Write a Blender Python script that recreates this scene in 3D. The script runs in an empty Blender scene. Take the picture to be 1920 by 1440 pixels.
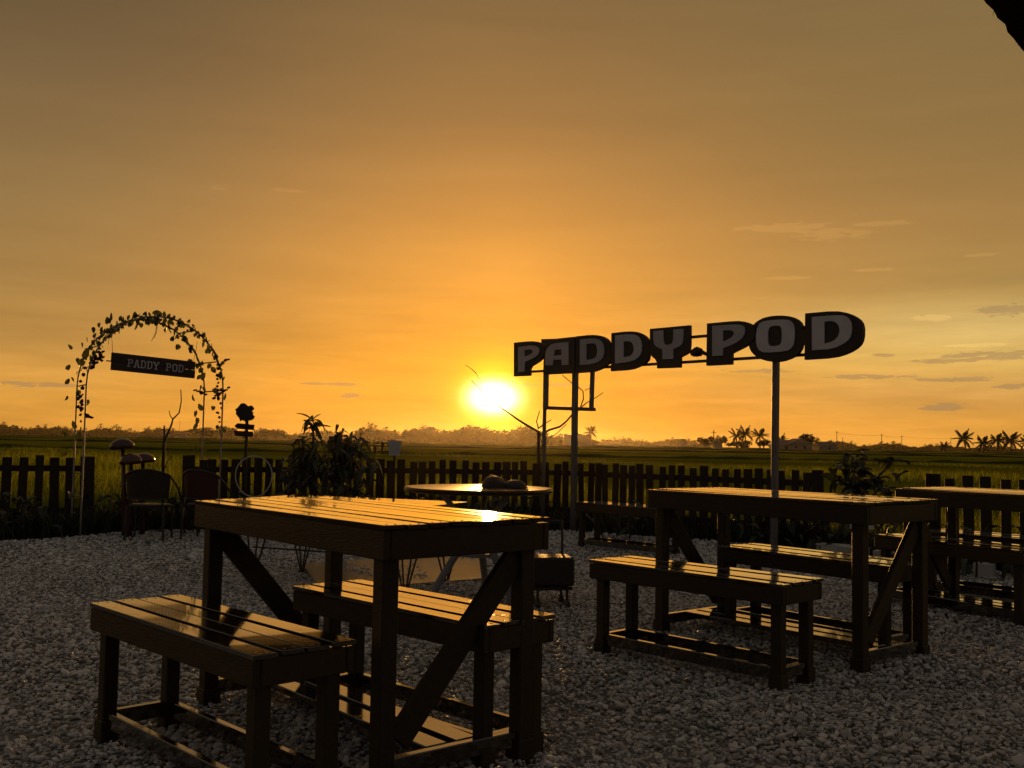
import bpy, bmesh, math, random
import numpy as np
from mathutils import Vector, Matrix, Euler

C = bpy.context.scene.collection
SC = bpy.context.scene
R = math.radians
random.seed(7)
rng = np.random.default_rng(7)

# ------------------------------------------------------------------ camera
FPX, PITCH, ROLL, CAMH = 1897.0, 0.0582, 0.0176, 1.0
F_ = Vector((0, math.cos(PITCH), math.sin(PITCH)))
R0 = Vector((1, 0, 0)); U0 = R0.cross(F_)
R_ = R0 * math.cos(ROLL) + U0 * math.sin(ROLL)
U_ = -R0 * math.sin(ROLL) + U0 * math.cos(ROLL)
CAM = Vector((0, 0, CAMH))
cd = bpy.data.cameras.new('camera'); cam = bpy.data.objects.new('camera', cd); C.objects.link(cam)
M = Matrix((R_, U_, -F_)).transposed().to_4x4(); M.translation = CAM
cam.matrix_world = M
cd.sensor_fit = 'HORIZONTAL'; cd.sensor_width = 36.0; cd.lens = 36.0 * FPX / 1920.0
cd.clip_start = 0.05; cd.clip_end = 6000
SC.camera = cam

def ray(px, py):
    return (F_ + R_ * ((px - 960) / FPX) - U_ * ((py - 720) / FPX)).normalized()
def at(px, py, Y):                       # point seen at that pixel, Y metres ahead
    d = ray(px, py); return CAM + d * (Y / d.y)
def atz(px, py, z):
    d = ray(px, py); return CAM + d * ((z - CAMH) / d.z)
def gx(px, Y, z=0.0):                    # ground point Y ahead in that column
    py = 720
    for _ in range(6):
        p = at(px, py, Y); py += (p.z - z) * FPX / Y
    return at(px, py, Y)

# ------------------------------------------------------------------ light
SC.view_settings.view_transform = 'Standard'; SC.view_settings.look = 'None'
SC.view_settings.exposure = 0.0; SC.view_settings.gamma = 1.0
SC.view_settings.use_curve_mapping = False
SC.cycles.use_denoising = True
SC.cycles.max_bounces = 8; SC.cycles.volume_bounces = 0
SC.cycles.transparent_max_bounces = 8
SC.cycles.sample_clamp_indirect = 6.0
SC.cycles.caustics_reflective = False; SC.cycles.caustics_refractive = False

SUN = ray(925, 745)
SUN_EL = math.asin(SUN.z); SUN_AZ = math.atan2(SUN.x, SUN.y)
sl = bpy.data.lights.new('sun', 'SUN'); sl.energy = 3.8; sl.angle = R(0.6); sl.color = (1.0, 0.47, 0.11)
so = bpy.data.objects.new('sun', sl); C.objects.link(so)
so.rotation_euler = (-SUN).to_track_quat('-Z', 'Y').to_euler(); so.location = (0, 0, 20)

W = bpy.data.worlds.new('World'); SC.world = W; W.use_nodes = True
nt = W.node_tree; nt.nodes.clear(); NN = nt.nodes; LL = nt.links
def wn(t, **k):
    n = NN.new(t)
    for a, b in k.items(): setattr(n, a, b)
    return n
def put(sock, v):
    if hasattr(v, 'links') or isinstance(v, bpy.types.NodeSocket): LL.new(v, sock)
    else: sock.default_value = v
def m(op, a, b=0.0, c=None, clamp=False):
    n = wn('ShaderNodeMath', operation=op); n.use_clamp = clamp
    put(n.inputs[0], a); put(n.inputs[1], b)
    if c is not None: put(n.inputs[2], c)
    return n.outputs[0]
def ss(v, a, b):
    n = wn('ShaderNodeMapRange', interpolation_type='SMOOTHSTEP')
    put(n.inputs[0], v); put(n.inputs[1], a); put(n.inputs[2], b); put(n.inputs[3], 0.0); put(n.inputs[4], 1.0)
    return n.outputs[0]
def mixc(f, a, b, mode='MIX'):
    n = wn('ShaderNodeMix', data_type='RGBA', blend_type=mode)
    n.clamp_result = False; n.clamp_factor = True
    put(n.inputs[0], f); put(n.inputs[6], a); put(n.inputs[7], b); return n.outputs[2]
def ramp(v, stops):
    n = wn('ShaderNodeValToRGB'); put(n.inputs[0], v); cr = n.color_ramp
    cr.interpolation = 'LINEAR'
    while len(cr.elements) > 1: cr.elements.remove(cr.elements[-1])
    for i, (p, c) in enumerate(stops):
        e = cr.elements[0] if i == 0 else cr.elements.new(p)
        e.position = p; e.color = (*c, 1)
    return n.outputs[0]
tc = wn('ShaderNodeTexCoord'); sep = wn('ShaderNodeSeparateXYZ'); LL.new(tc.outputs['Generated'], sep.inputs[0])
X, Y, Z = sep.outputs
el = m('MULTIPLY', m('ARCSINE', Z), 57.29578)
az = m('MULTIPLY', m('ARCTAN2', X, Y), 57.29578)
azs = m('SUBTRACT', az, math.degrees(SUN_AZ))
vd = wn('ShaderNodeVectorMath', operation='DOT_PRODUCT'); LL.new(tc.outputs['Generated'], vd.inputs[0]); vd.inputs[1].default_value = SUN
th = m('MULTIPLY', m('ARCCOSINE', m('MINIMUM', vd.outputs['Value'], 1.0)), 57.29578)
els = m('DIVIDE', m('MAXIMUM', el, 0.0), 90.0)
E9 = lambda L: [(a / 90.0, c) for a, c in L]
def lin(c): return tuple((((v / 255 + .055) / 1.055) ** 2.4) for v in c)
def stops(L, tail=True):
    o = [(e, tuple(max(.001, a - b_) for a, b_ in zip(lin(c), NSUB))) for e, c in L]
    return E9(o + ([(40, (.11, .095, .07)), (90, (.085, .08, .08))] if tail else []))
NSUB = (.012, .012, .010)
rS = ramp(els, stops([(0, (246, 156, 48)), (2.5, (250, 165, 55)), (4.6, (246, 166, 60)), (6.4, (232, 158, 66)), (9.9, (222, 154, 72)), (14.2, (190, 136, 72)), (18.4, (160, 119, 69)), (24, (138, 107, 66))]))
rLe = ramp(els, stops([(0, (228, 158, 66)), (1.2, (232, 165, 72)), (2.8, (225, 165, 80)), (4.8, (190, 145, 80)), (8, (168, 131, 78)), (12.5, (147, 118, 75)), (18.5, (122, 98, 66)), (24, (98, 80, 54))]))
rRi = ramp(els, stops([(0, (240, 168, 72)), (1.5, (236, 168, 76)), (3, (222, 168, 92)), (5.0, (228, 185, 98)), (6.8, (205, 168, 98)), (8.8, (176, 140, 82)), (12, (166, 128, 75)), (16.5, (146, 116, 69)), (22, (138, 112, 69)), (26, (130, 106, 66))]))
rL = mixc(ss(azs, -12.0, 14.0), rLe, rRi)
rB = ramp(els, E9([(0, (.10, .085, .08)), (15, (.10, .09, .09)), (90, (.09, .085, .08))]))
fS = m('EXPONENT', m('MULTIPLY', m('POWER', m('DIVIDE', m('ABSOLUTE', azs), 15.0), 2.0), -1.0))
base = mixc(fS, rL, rS)
base = mixc(ss(m('ABSOLUTE', azs), 35.0, 130.0), base, rB)
# pale yellow clearing low on the right of the sun
def gauss(a0, e0, w, h):
    a = m('POWER', m('ABSOLUTE', m('DIVIDE', m('SUBTRACT', az, a0), w)), 2.0)
    e = m('POWER', m('ABSOLUTE', m('DIVIDE', m('SUBTRACT', el, e0), h)), 2.0)
    return m('EXPONENT', m('MULTIPLY', m('ADD', a, e), -1.0))
base = mixc(m('MULTIPLY', gauss(25.0, 6.2, 9.0, 1.5), 0.55), base, (.80, .56, .20, 1))
# streaky thin cloud
cv = wn('ShaderNodeCombineXYZ'); put(cv.inputs[0], m('MULTIPLY', az, 0.05)); put(cv.inputs[1], m('MULTIPLY', el, 0.42)); put(cv.inputs[2], 3.1)
def noise(vec, sc, det=5.0, rough=0.55, dist=0.0):
    n = wn('ShaderNodeTexNoise'); LL.new(vec, n.inputs['Vector']); n.inputs['Scale'].default_value = sc
    n.inputs['Detail'].default_value = det; n.inputs['Roughness'].default_value = rough; n.inputs['Distortion'].default_value = dist
    return n.outputs[0]
n1 = noise(cv.outputs[0], 2.6, 6.0, 0.6, 0.3)
n2 = noise(cv.outputs[0], 1.0, 4.0, 0.5, 0.6)
low = m('MULTIPLY', m('SUBTRACT', 1.0, ss(el, 3.0, 13.0)), 1.0)
streak = m('MULTIPLY', m('SUBTRACT', n1, 0.5), m('MULTIPLY_ADD', low, 0.55, 0.07))
broad = m('MULTIPLY', m('SUBTRACT', n2, 0.5), 0.20)
mul = m('ADD', m('ADD', streak, broad), 0.90)
mm = wn('ShaderNodeVectorMath', operation='SCALE'); LL.new(base, mm.inputs[0]); LL.new(mul, mm.inputs['Scale'])
col = mm.outputs[0]
cv2 = wn('ShaderNodeCombineXYZ'); put(cv2.inputs[0], m('MULTIPLY', az, 0.22)); put(cv2.inputs[1], m('MULTIPLY', el, 1.2)); put(cv2.inputs[2], 8.0)
nc = noise(cv2.outputs[0], 3.6, 7.0, 0.66, 0.7)
def hz(px): return 830.6 + 0.0176 * (px - 960)
def cloud(px, py, w, h, k=1.3):
    a0 = math.degrees(math.atan((px - 960) / FPX)); e0 = math.degrees(math.atan((hz(px) - py) / FPX))
    w = math.degrees(w / FPX); h = math.degrees(h / FPX)
    a = m('POWER', m('ABSOLUTE', m('DIVIDE', m('SUBTRACT', az, a0), w)), 2.0)
    e = m('POWER', m('ABSOLUTE', m('DIVIDE', m('SUBTRACT', el, e0), h)), 2.0)
    v = m('SUBTRACT', m('MULTIPLY_ADD', m('SUBTRACT', nc, 0.5), 7.5, k), m('ADD', a, e))
    return ss(v, 0.0, 0.9)
def many(L):
    r = None
    for c in L:
        v = cloud(*c); r = v if r is None else m('MAXIMUM', r, v)
    return r
dark = many([(1890, 606, 45, 10), (1860, 684, 60, 8), (1770, 690, 55, 4), (1632, 714, 78, 4), (1795, 722, 60, 4), (1772, 770, 32, 8), (1655, 677, 20, 3), (658, 743, 24, 5), (1905, 738, 32, 4), (1040, 722, 60, 3), (630, 722, 50, 3), (60, 730, 60, 4), (1420, 700, 60, 4), (1560, 640, 30, 3)])
lite = many([(1470, 531, 45, 3), (1640, 523, 40, 3), (1470, 437, 85, 8), (1560, 455, 60, 10), (1850, 510, 34, 3), (1745, 615, 30, 5), (1840, 665, 50, 3), (400, 365, 20, 5), (530, 364, 30, 3), (1660, 442, 50, 4)])
col = mixc(m('MULTIPLY', dark, 0.62), col, (.34, .22, .10, 1))
lt = wn('ShaderNodeVectorMath', operation='SCALE'); LL.new(col, lt.inputs[0]); put(lt.inputs['Scale'], m('MULTIPLY_ADD', lite, 0.16, 1.0)); col = lt.outputs[0]
# aureole of the sun seen through the mist, and the overexposed disc
def addc(c, fac, rgb):
    s = wn('ShaderNodeVectorMath', operation='SCALE'); s.inputs[0].default_value = rgb; put(s.inputs['Scale'], fac)
    a = wn('ShaderNodeVectorMath', operation='ADD'); LL.new(c, a.inputs[0]); LL.new(s.outputs[0], a.inputs[1]); return a.outputs[0]
def ex(s, p=1.0):
    return m('EXPONENT', m('MULTIPLY', m('POWER', m('DIVIDE', th, s), p), -1.0))
col = addc(col, ex(3.4, 1.3), (.10, .03, .0))
col = addc(col, ex(1.8, 2.2), (.50, .60, -.03))
col = addc(col, m('MULTIPLY', gauss(math.degrees(SUN_AZ) + .6, 6.0, 3.2, 6.5), 0.10), (1.0, .36, .02))
# flattened core, wider than tall
core = m('POWER', m('ADD', m('POWER', m('DIVIDE', azs, 1.12), 2.0), m('POWER', m('ABSOLUTE', m('DIVIDE', m('SUBTRACT', el, math.degrees(SUN_EL)), 0.74)), 2.0)), 0.5)
col = addc(col, m('EXPONENT', m('MULTIPLY', m('POWER', core, 2.2), -1.0)), (7.0, 5.2, 2.8))
# ground side of the sky sphere stays as dim as the land
col = mixc(ss(el, 0.0, -6.0), col, (.03, .024, .012, 1))
bg2 = wn('ShaderNodeBackground'); LL.new(col, bg2.inputs[0]); bg2.inputs[1].default_value = 1.0
sky = wn('ShaderNodeTexSky', sky_type='NISHITA'); sky.sun_disc = False
sky.sun_elevation = SUN_EL; sky.sun_rotation = SUN_AZ; sky.dust_density = 4.0; sky.air_density = 1.5
bg1 = wn('ShaderNodeBackground'); LL.new(sky.outputs[0], bg1.inputs[0]); bg1.inputs[1].default_value = 0.012
ad = wn('ShaderNodeAddShader'); LL.new(bg1.outputs[0], ad.inputs[0]); LL.new(bg2.outputs[0], ad.inputs[1])
wo = wn('ShaderNodeOutputWorld'); LL.new(ad.outputs[0], wo.inputs[0])
W.cycles.sampling_method = 'MANUAL'; W.cycles.sample_map_resolution = 2048

# ------------------------------------------------------------------ materials
def material(name, color, rough=0.6, spec=0.4, noise_scale=8.0, var=0.35, bump=0.0, stretch=(1, 1, 1), coat=0.0,
             wet=False, trans=0.0, metal=0.0, objvar=0.25, col2=None, bscale=None, coords='Object'):
    mt = bpy.data.materials.new(name); mt.use_nodes = True
    n = mt.node_tree.nodes; l = mt.node_tree.links; b = n['Principled BSDF']
    t = n.new('ShaderNodeTexCoord'); mp = n.new('ShaderNodeMapping'); mp.inputs['Scale'].default_value = stretch
    if coords == 'World':
        g = n.new('ShaderNodeNewGeometry'); l.new(g.outputs['Position'], mp.inputs[0])
    else: l.new(t.outputs[coords], mp.inputs[0])
    oi = n.new('ShaderNodeObjectInfo')
    adv = n.new('ShaderNodeVectorMath'); adv.operation = 'ADD'
    sc = n.new('ShaderNodeVectorMath'); sc.operation = 'SCALE'; sc.inputs['Scale'].default_value = 37.0
    cx = n.new('ShaderNodeCombineXYZ'); l.new(oi.outputs['Random'], cx.inputs[0]); l.new(oi.outputs['Random'], cx.inputs[1])
    l.new(cx.outputs[0], sc.inputs[0]); l.new(mp.outputs[0], adv.inputs[0]); l.new(sc.outputs[0], adv.inputs[1])
    no = n.new('ShaderNodeTexNoise'); no.inputs['Scale'].default_value = noise_scale; no.inputs['Detail'].default_value = 6
    l.new(adv.outputs[0], no.inputs['Vector'])
    mx = n.new('ShaderNodeMix'); mx.data_type = 'RGBA'; l.new(no.outputs[0], mx.inputs[0])
    c1 = [max(0, c * (1 - var)) for c in color]; c2 = [c * (1 + var) for c in (col2 or color)]
    mx.inputs[6].default_value = (*c1, 1); mx.inputs[7].default_value = (*c2, 1)
    hs = n.new('ShaderNodeHueSaturation'); l.new(mx.outputs[2], hs.inputs['Color'])
    mr = n.new('ShaderNodeMapRange'); l.new(oi.outputs['Random'], mr.inputs[0]); mr.inputs[3].default_value = 1 - objvar; mr.inputs[4].default_value = 1 + objvar
    l.new(mr.outputs[0], hs.inputs['Value']); l.new(hs.outputs[0], b.inputs['Base Color'])
    b.inputs['Roughness'].default_value = rough; b.inputs['Specular IOR Level'].default_value = spec; b.inputs['Metallic'].default_value = metal
    if wet:
        n3 = n.new('ShaderNodeTexNoise'); n3.inputs['Scale'].default_value = 6.0; n3.inputs['Detail'].default_value = 9; n3.inputs['Roughness'].default_value = .72
        g = n.new('ShaderNodeNewGeometry'); mp3 = n.new('ShaderNodeMapping'); mp3.inputs['Rotation'].default_value = (0, 0, R(49)); mp3.inputs['Scale'].default_value = (1.0, 2.5, 1)
        l.new(g.outputs['Position'], mp3.inputs[0]); l.new(mp3.outputs[0], n3.inputs['Vector'])
        r3 = n.new('ShaderNodeMapRange'); l.new(n3.outputs[0], r3.inputs[0])
        r3.inputs[1].default_value = .58; r3.inputs[2].default_value = .72; r3.inputs[3].default_value = wet[0]; r3.inputs[4].default_value = wet[1]
        l.new(r3.outputs[0], b.inputs['Roughness'])
    if coat and wet:
        rc = n.new('ShaderNodeMapRange'); l.new(n3.outputs[0], rc.inputs[0]); rc.inputs[1].default_value = .72; rc.inputs[2].default_value = .60; rc.inputs[3].default_value = .0; rc.inputs[4].default_value = coat
        l.new(rc.outputs[0], b.inputs['Coat Weight'])
    if coat: b.inputs['Coat Roughness'].default_value = 0.035; b.inputs['Coat IOR'].default_value = 1.6
    if bump:
        bp = n.new('ShaderNodeBump'); bp.inputs['Strength'].default_value = bump; bp.inputs['Distance'].default_value = 0.01
        nb = n.new('ShaderNodeTexNoise'); nb.inputs['Scale'].default_value = bscale or noise_scale * 3; nb.inputs['Detail'].default_value = 5
        l.new(adv.outputs[0], nb.inputs['Vector']); l.new(nb.outputs[0], bp.inputs['Height']); l.new(bp.outputs[0], b.inputs['Normal'])
    if trans:
        tr = n.new('ShaderNodeBsdfTranslucent'); l.new(hs.outputs[0], tr.inputs[0])
        ms = n.new('ShaderNodeMixShader'); ms.inputs[0].default_value = trans
        l.new(b.outputs[0], ms.inputs[1]); l.new(tr.outputs[0], ms.inputs[2]); l.new(ms.outputs[0], n['Material Output'].inputs[0])
    return mt
MT = dict(
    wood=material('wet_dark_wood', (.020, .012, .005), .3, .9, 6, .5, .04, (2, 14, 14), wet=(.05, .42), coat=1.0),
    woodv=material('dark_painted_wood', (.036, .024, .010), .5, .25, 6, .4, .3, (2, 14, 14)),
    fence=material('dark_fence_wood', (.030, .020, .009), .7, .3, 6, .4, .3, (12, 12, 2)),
    signdark=material('dark_sign_board', (.045, .032, .025), .6, .35, 5, .2, .1),
    signface=material('pale_letter_face', (.55, .52, .53), .6, .3, 9, .20, .05),
    steel=material('painted_steel', (.11, .10, .10), .45, .5, 8, .2, 0, metal=0.0),
    darksteel=material('dark_steel', (.035, .028, .026), .35, .5, 8, .2, 0),
    leaf=material('ivy_leaf', (.07, .085, .02), .45, .4, 20, .3, 0, trans=.35),
    leafd=material('dark_glossy_leaf', (.030, .038, .014), .38, .45, 20, .3, 0, trans=.18),
    redfl=material('dark_red_blossom', (.10, .022, .016), .7, .2, 20, .3, 0, trans=.25),
    bark=material('dry_bark', (.06, .042, .03), .9, .2, 20, .4, .3),
    palm=material('palm_frond', (.035, .045, .015), .5, .3, 5, .3, 0, trans=.15),
    trunk=material('palm_trunk', (.06, .05, .04), .9, .2, 5, .3, 0),
    tree=material('far_foliage', (.028, .032, .010), .9, .0, .5, .4, 0),
    rice=material('rice_leaf', (.20, .23, .018), .8, .05, 3, .3, 0, trans=.6, objvar=.35),
    pebble=material('pale_pebble', (.58, .54, .48), .45, .4, 20, .3, .2, objvar=.55),
    white=material('white_paint', (.62, .58, .54), .5, .4, 6, .12, 0),
    concrete=material('wet_concrete', (.26, .22, .18), .5, .3, 5, .3, .12, coords='World', wet=(.28, .7)),
    soil=material('dark_soil', (.028, .022, .016), .9, .2, 3, .4, .6, coords='World'),
    gravelbed=material('gravel_bed', (.20, .185, .165), .8, .2, 25, .5, 1.0, coords='World'),
    gloss=material('dark_glossy_top', (.030, .020, .012), .34, .2, 5, .4, .12),
    bund=material('bank_grass', (.035, .045, .010), 1.0, 0, 1, .4, 0, coords='World'),
    hoopmetal=material('arch_metal', (.34, .29, .23), .5, .4, 8, .3, 0),
    rope=material('thin_cord', (.12, .09, .06), .9, .1, 20, .2, 0),
    plaster=material('pale_house_wall', (.28, .24, .21), .8, .2, 1, .15, 0),
    roof=material('house_roof', (.10, .08, .07), .6, .3, 1, .2, 0),
    mush=material('glazed_brown_cap', (.07, .022, .014), .18, .6, 8, .3, 0),
    wicker=material('dark_wicker', (.03, .02, .015), .5, .4, 60, .4, .5),
    rattan=material('red_brown_wicker', (.06, .022, .016), .6, .3, 60, .4, .5),
    thatch=material('dark_thatch', (.02, .016, .012), .9, .1, 20, .4, .8),
    grey=material('grey_cloth', (.20, .19, .19), .8, .2, 8, .2, 0),
)

# field sheet
def field_mat():
    mt = bpy.data.materials.new('rice_canopy'); mt.use_nodes = True
    n = mt.node_tree.nodes; l = mt.node_tree.links; b = n['Principled BSDF']
    g = n.new('ShaderNodeNewGeometry'); mp = n.new('ShaderNodeMapping'); mp.inputs['Scale'].default_value = (.01, .055, 1)
    l.new(g.outputs['Position'], mp.inputs[0])
    a = n.new('ShaderNodeTexNoise'); a.inputs['Scale'].default_value = 1.0; a.inputs['Detail'].default_value = 4; l.new(mp.outputs[0], a.inputs['Vector'])
    f = n.new('ShaderNodeTexNoise'); f.inputs['Scale'].default_value = 2.2; f.inputs['Detail'].default_value = 8; f.inputs['Roughness'].default_value = .7; l.new(g.outputs['Position'], f.inputs['Vector'])
    mu = n.new('ShaderNodeMath'); mu.operation = 'MULTIPLY_ADD'; l.new(a.outputs[0], mu.inputs[0]); mu.inputs[1].default_value = 1.6; mu.inputs[2].default_value = -.65
    ad = n.new('ShaderNodeMath'); ad.operation = 'ADD'; l.new(mu.outputs[0], ad.inputs[0])
    m2 = n.new('ShaderNodeMath'); m2.operation = 'MULTIPLY'; l.new(f.outputs[0], m2.inputs[0]); m2.inputs[1].default_value = .7; l.new(m2.outputs[0], ad.inputs[1])
    cr = n.new('ShaderNodeValToRGB'); l.new(ad.outputs[0], cr.inputs[0])
    cr.color_ramp.elements[0].position = .25; cr.color_ramp.elements[0].color = (.10, .11, .005, 1)
    cr.color_ramp.elements[1].position = .85; cr.color_ramp.elements[1].color = (.24, .25, .010, 1)
    l.new(cr.outputs[0], b.inputs['Base Color']); b.inputs['Roughness'].default_value = 1.0; b.inputs['Specular IOR Level'].default_value = .0
    bp = n.new('ShaderNodeBump'); bp.inputs['Strength'].default_value = 1; bp.inputs['Distance'].default_value = .3; l.new(f.outputs[0], bp.inputs['Height']); l.new(bp.outputs[0], b.inputs['Normal'])
    return mt
MT['field'] = field_mat()

# ------------------------------------------------------------------ mesh helpers
class MB:
    def __init__(s): s.v = []; s.f = []
    def box(s, sx, sy, sz, T=None, bev=0.0):
        T = T or Matrix.Identity(4); o = len(s.v)
        hx, hy, hz_ = sx / 2, sy / 2, sz / 2
        if bev <= 0:
            P = [(-hx, -hy, -hz_), (hx, -hy, -hz_), (hx, hy, -hz_), (-hx, hy, -hz_), (-hx, -hy, hz_), (hx, -hy, hz_), (hx, hy, hz_), (-hx, hy, hz_)]
            s.v += [T @ Vector(p) for p in P]
            s.f += [tuple(o + i for i in q) for q in ((0, 3, 2, 1), (4, 5, 6, 7), (0, 1, 5, 4), (1, 2, 6, 5), (2, 3, 7, 6), (3, 0, 4, 7))]
        else:
            bm = bmesh.new(); bmesh.ops.create_cube(bm, size=1.0)
            for v in bm.verts: v.co = Vector((v.co.x * sx, v.co.y * sy, v.co.z * sz))
            bmesh.ops.bevel(bm, geom=bm.edges[:], offset=bev, segments=1, affect='EDGES', profile=.5)
            bm.verts.index_update()
            s.v += [T @ v.co for v in bm.verts]; s.f += [tuple(o + v.index for v in f.verts) for f in bm.faces]; bm.free()
        return s
    def tube(s, pts, rad, n=7, cap=True):
        pts = [Vector(p) for p in pts]; k = len(pts); rads = rad if isinstance(rad, (list, tuple)) else [rad] * k
        o = len(s.v); up = None
        for i, p in enumerate(pts):
            d = (pts[min(i + 1, k - 1)] - pts[max(i - 1, 0)])
            d = d.normalized() if d.length > 1e-9 else Vector((0, 0, 1))
            if up is None: up = d.orthogonal().normalized()
            up = (up - d * up.dot(d))
            up = up.normalized() if up.length > 1e-6 else d.orthogonal().normalized()
            w = d.cross(up)
            for j in range(n):
                a = 2 * math.pi * j / n; s.v.append(p + (up * math.cos(a) + w * math.sin(a)) * rads[i])
        for i in range(k - 1):
            for j in range(n):
                s.f.append((o + i * n + j, o + i * n + (j + 1) % n, o + (i + 1) * n + (j + 1) % n, o + (i + 1) * n + j))
        if cap:
            s.f.append(tuple(o + j for j in reversed(range(n)))); s.f.append(tuple(o + (k - 1) * n + j for j in range(n)))
        return s
    def lathe(s, prof, T=None, n=20):
        T = T or Matrix.Identity(4); o = len(s.v)
        for r_, z in prof:
            for j in range(n):
                a = 2 * math.pi * j / n; s.v.append(T @ Vector((r_ * math.cos(a), r_ * math.sin(a), z)))
        for i in range(len(prof) - 1):
            for j in range(n):
                s.f.append((o + i * n + j, o + i * n + (j + 1) % n, o + (i + 1) * n + (j + 1) % n, o + (i + 1) * n + j))
        s.f.append(tuple(o + j for j in reversed(range(n)))); s.f.append(tuple(o + (len(prof) - 1) * n + j for j in range(n)))
        return s
    def quad(s, *P):
        o = len(s.v); s.v += [Vector(p) for p in P]; s.f.append(tuple(range(o, o + len(P)))); return s
    def mesh(s, name, mat, smooth=False):
        me = bpy.data.meshes.new(name); me.from_pydata([tuple(v) for v in s.v], [], s.f); me.materials.append(mat)
        if smooth: me.polygons.foreach_set('use_smooth', [True] * len(me.polygons))
        me.update(); return me
    def build(s, name, mat, parent=None, smooth=False, **tg):
        return obj(name, s.mesh(name, mat, smooth), parent, **tg)
def obj(name, me, parent=None, mat=None, label=None, cat=None, group=None, kind=None):
    o = bpy.data.objects.new(name, me); C.objects.link(o)
    if parent is not None: o.parent = parent
    if mat is not None: o.matrix_local = mat
    if label: o['label'] = label
    if cat: o['category'] = cat
    if group: o['group'] = group
    if kind: o['kind'] = kind
    return o
def thing(name, label, cat, loc=(0, 0, 0), rz=0.0, group=None):
    o = obj(name, None, label=label, cat=cat, group=group); o.location = loc; o.rotation_euler = (0, 0, rz); o.empty_display_size = .1
    return o
def T(x, y, z, rx=0, ry=0, rz=0): return Matrix.Translation((x, y, z)) @ Euler((rx, ry, rz)).to_matrix().to_4x4()
def clone(root, label, group=None):
    r = root.copy(); C.objects.link(r); r['label'] = label
    if group: r['group'] = group
    for ch in list(root.children):
        c = ch.copy(); C.objects.link(c); c.parent = r
        for g in ch.children:
            d = g.copy(); C.objects.link(d); d.parent = c
    return r

def scatter(name, P, rot, scl, idx, variants, **tg):
    me = bpy.data.meshes.new(name); me.vertices.add(len(P)); me.vertices.foreach_set('co', np.asarray(P, 'f').ravel())
    a = me.attributes.new('rot', 'FLOAT_VECTOR', 'POINT'); a.data.foreach_set('vector', np.asarray(rot, 'f').ravel())
    a = me.attributes.new('scl', 'FLOAT_VECTOR', 'POINT'); a.data.foreach_set('vector', np.asarray(scl, 'f').ravel())
    a = me.attributes.new('idx', 'INT', 'POINT'); a.data.foreach_set('value', np.asarray(idx, 'i'))
    col = bpy.data.collections.new(name + '_variants')
    for i, v in enumerate(variants):
        col.objects.link(bpy.data.objects.new('%s_variant_%02d' % (name, i), v))
    o = obj(name, me, **tg)
    ng = bpy.data.node_groups.new(name, 'GeometryNodeTree')
    ng.interface.new_socket('Geometry', in_out='INPUT', socket_type='NodeSocketGeometry')
    ng.interface.new_socket('Geometry', in_out='OUTPUT', socket_type='NodeSocketGeometry')
    n = ng.nodes; l = ng.links
    gi = n.new('NodeGroupInput'); go = n.new('NodeGroupOutput'); ip = n.new('GeometryNodeInstanceOnPoints')
    ci = n.new('GeometryNodeCollectionInfo'); ci.inputs[0].default_value = col; ci.inputs[1].default_value = True; ci.inputs[2].default_value = True
    def na(nm, t):
        k = n.new('GeometryNodeInputNamedAttribute'); k.data_type = t; k.inputs[0].default_value = nm
        return [q for q in k.outputs if q.enabled and q.name == 'Attribute'][0]
    l.new(gi.outputs[0], ip.inputs['Points']); l.new(ci.outputs[0], ip.inputs['Instance']); ip.inputs['Pick Instance'].default_value = True
    l.new(na('idx', 'INT'), ip.inputs['Instance Index'])
    l.new(na('rot', 'FLOAT_VECTOR'), ip.inputs['Rotation']); l.new(na('scl', 'FLOAT_VECTOR'), ip.inputs['Scale'])
    l.new(ip.outputs[0], go.inputs[0])
    md = o.modifiers.new('scatter', 'NODES'); md.node_group = ng
    return o

def inpoly(px, py, poly):
    x, y = np.asarray(px), np.asarray(py); r = np.zeros(len(x), bool); j = len(poly) - 1
    for i in range(len(poly)):
        xi, yi = poly[i]; xj, yj = poly[j]
        c = ((yi > y) != (yj > y)) & (x < (xj - xi) * (y - yi) / (yj - yi + 1e-12) + xi)
        r ^= c; j = i
    return r

# ------------------------------------------------------------------ the ground
ground = MB().quad((-1500, -12, -.06), (1500, -12, -.06), (1500, 1700, -.06), (-1500, 1700, -.06)).build('ground', MT['soil'], kind='structure')
# gravel yard with its outer edge
edge = [(p.x, p.y) for p in (atz(-120, 1026, 0), atz(0, 1019, 0), atz(140, 1009, 0), atz(330, 996, 0), atz(560, 998, 0), atz(800, 1000, 0), atz(1050, 998, 0), atz(1130, 1004, 0), atz(1300, 1014, 0), atz(1540, 1040, 0), atz(1750, 1060, 0), atz(1920, 1080, 0), atz(2100, 1110, 0))]
yard = [(-7.5, -3), ] + [(-6.5, 7.5)] + edge + [(7.5, 6.0), (7.5, -3)]
gy = MB(); gy.quad(*[(x, y, 0.0) for x, y in reversed(yard)]); gy.build('gravel_yard', MT['gravelbed'], kind='structure')

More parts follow.
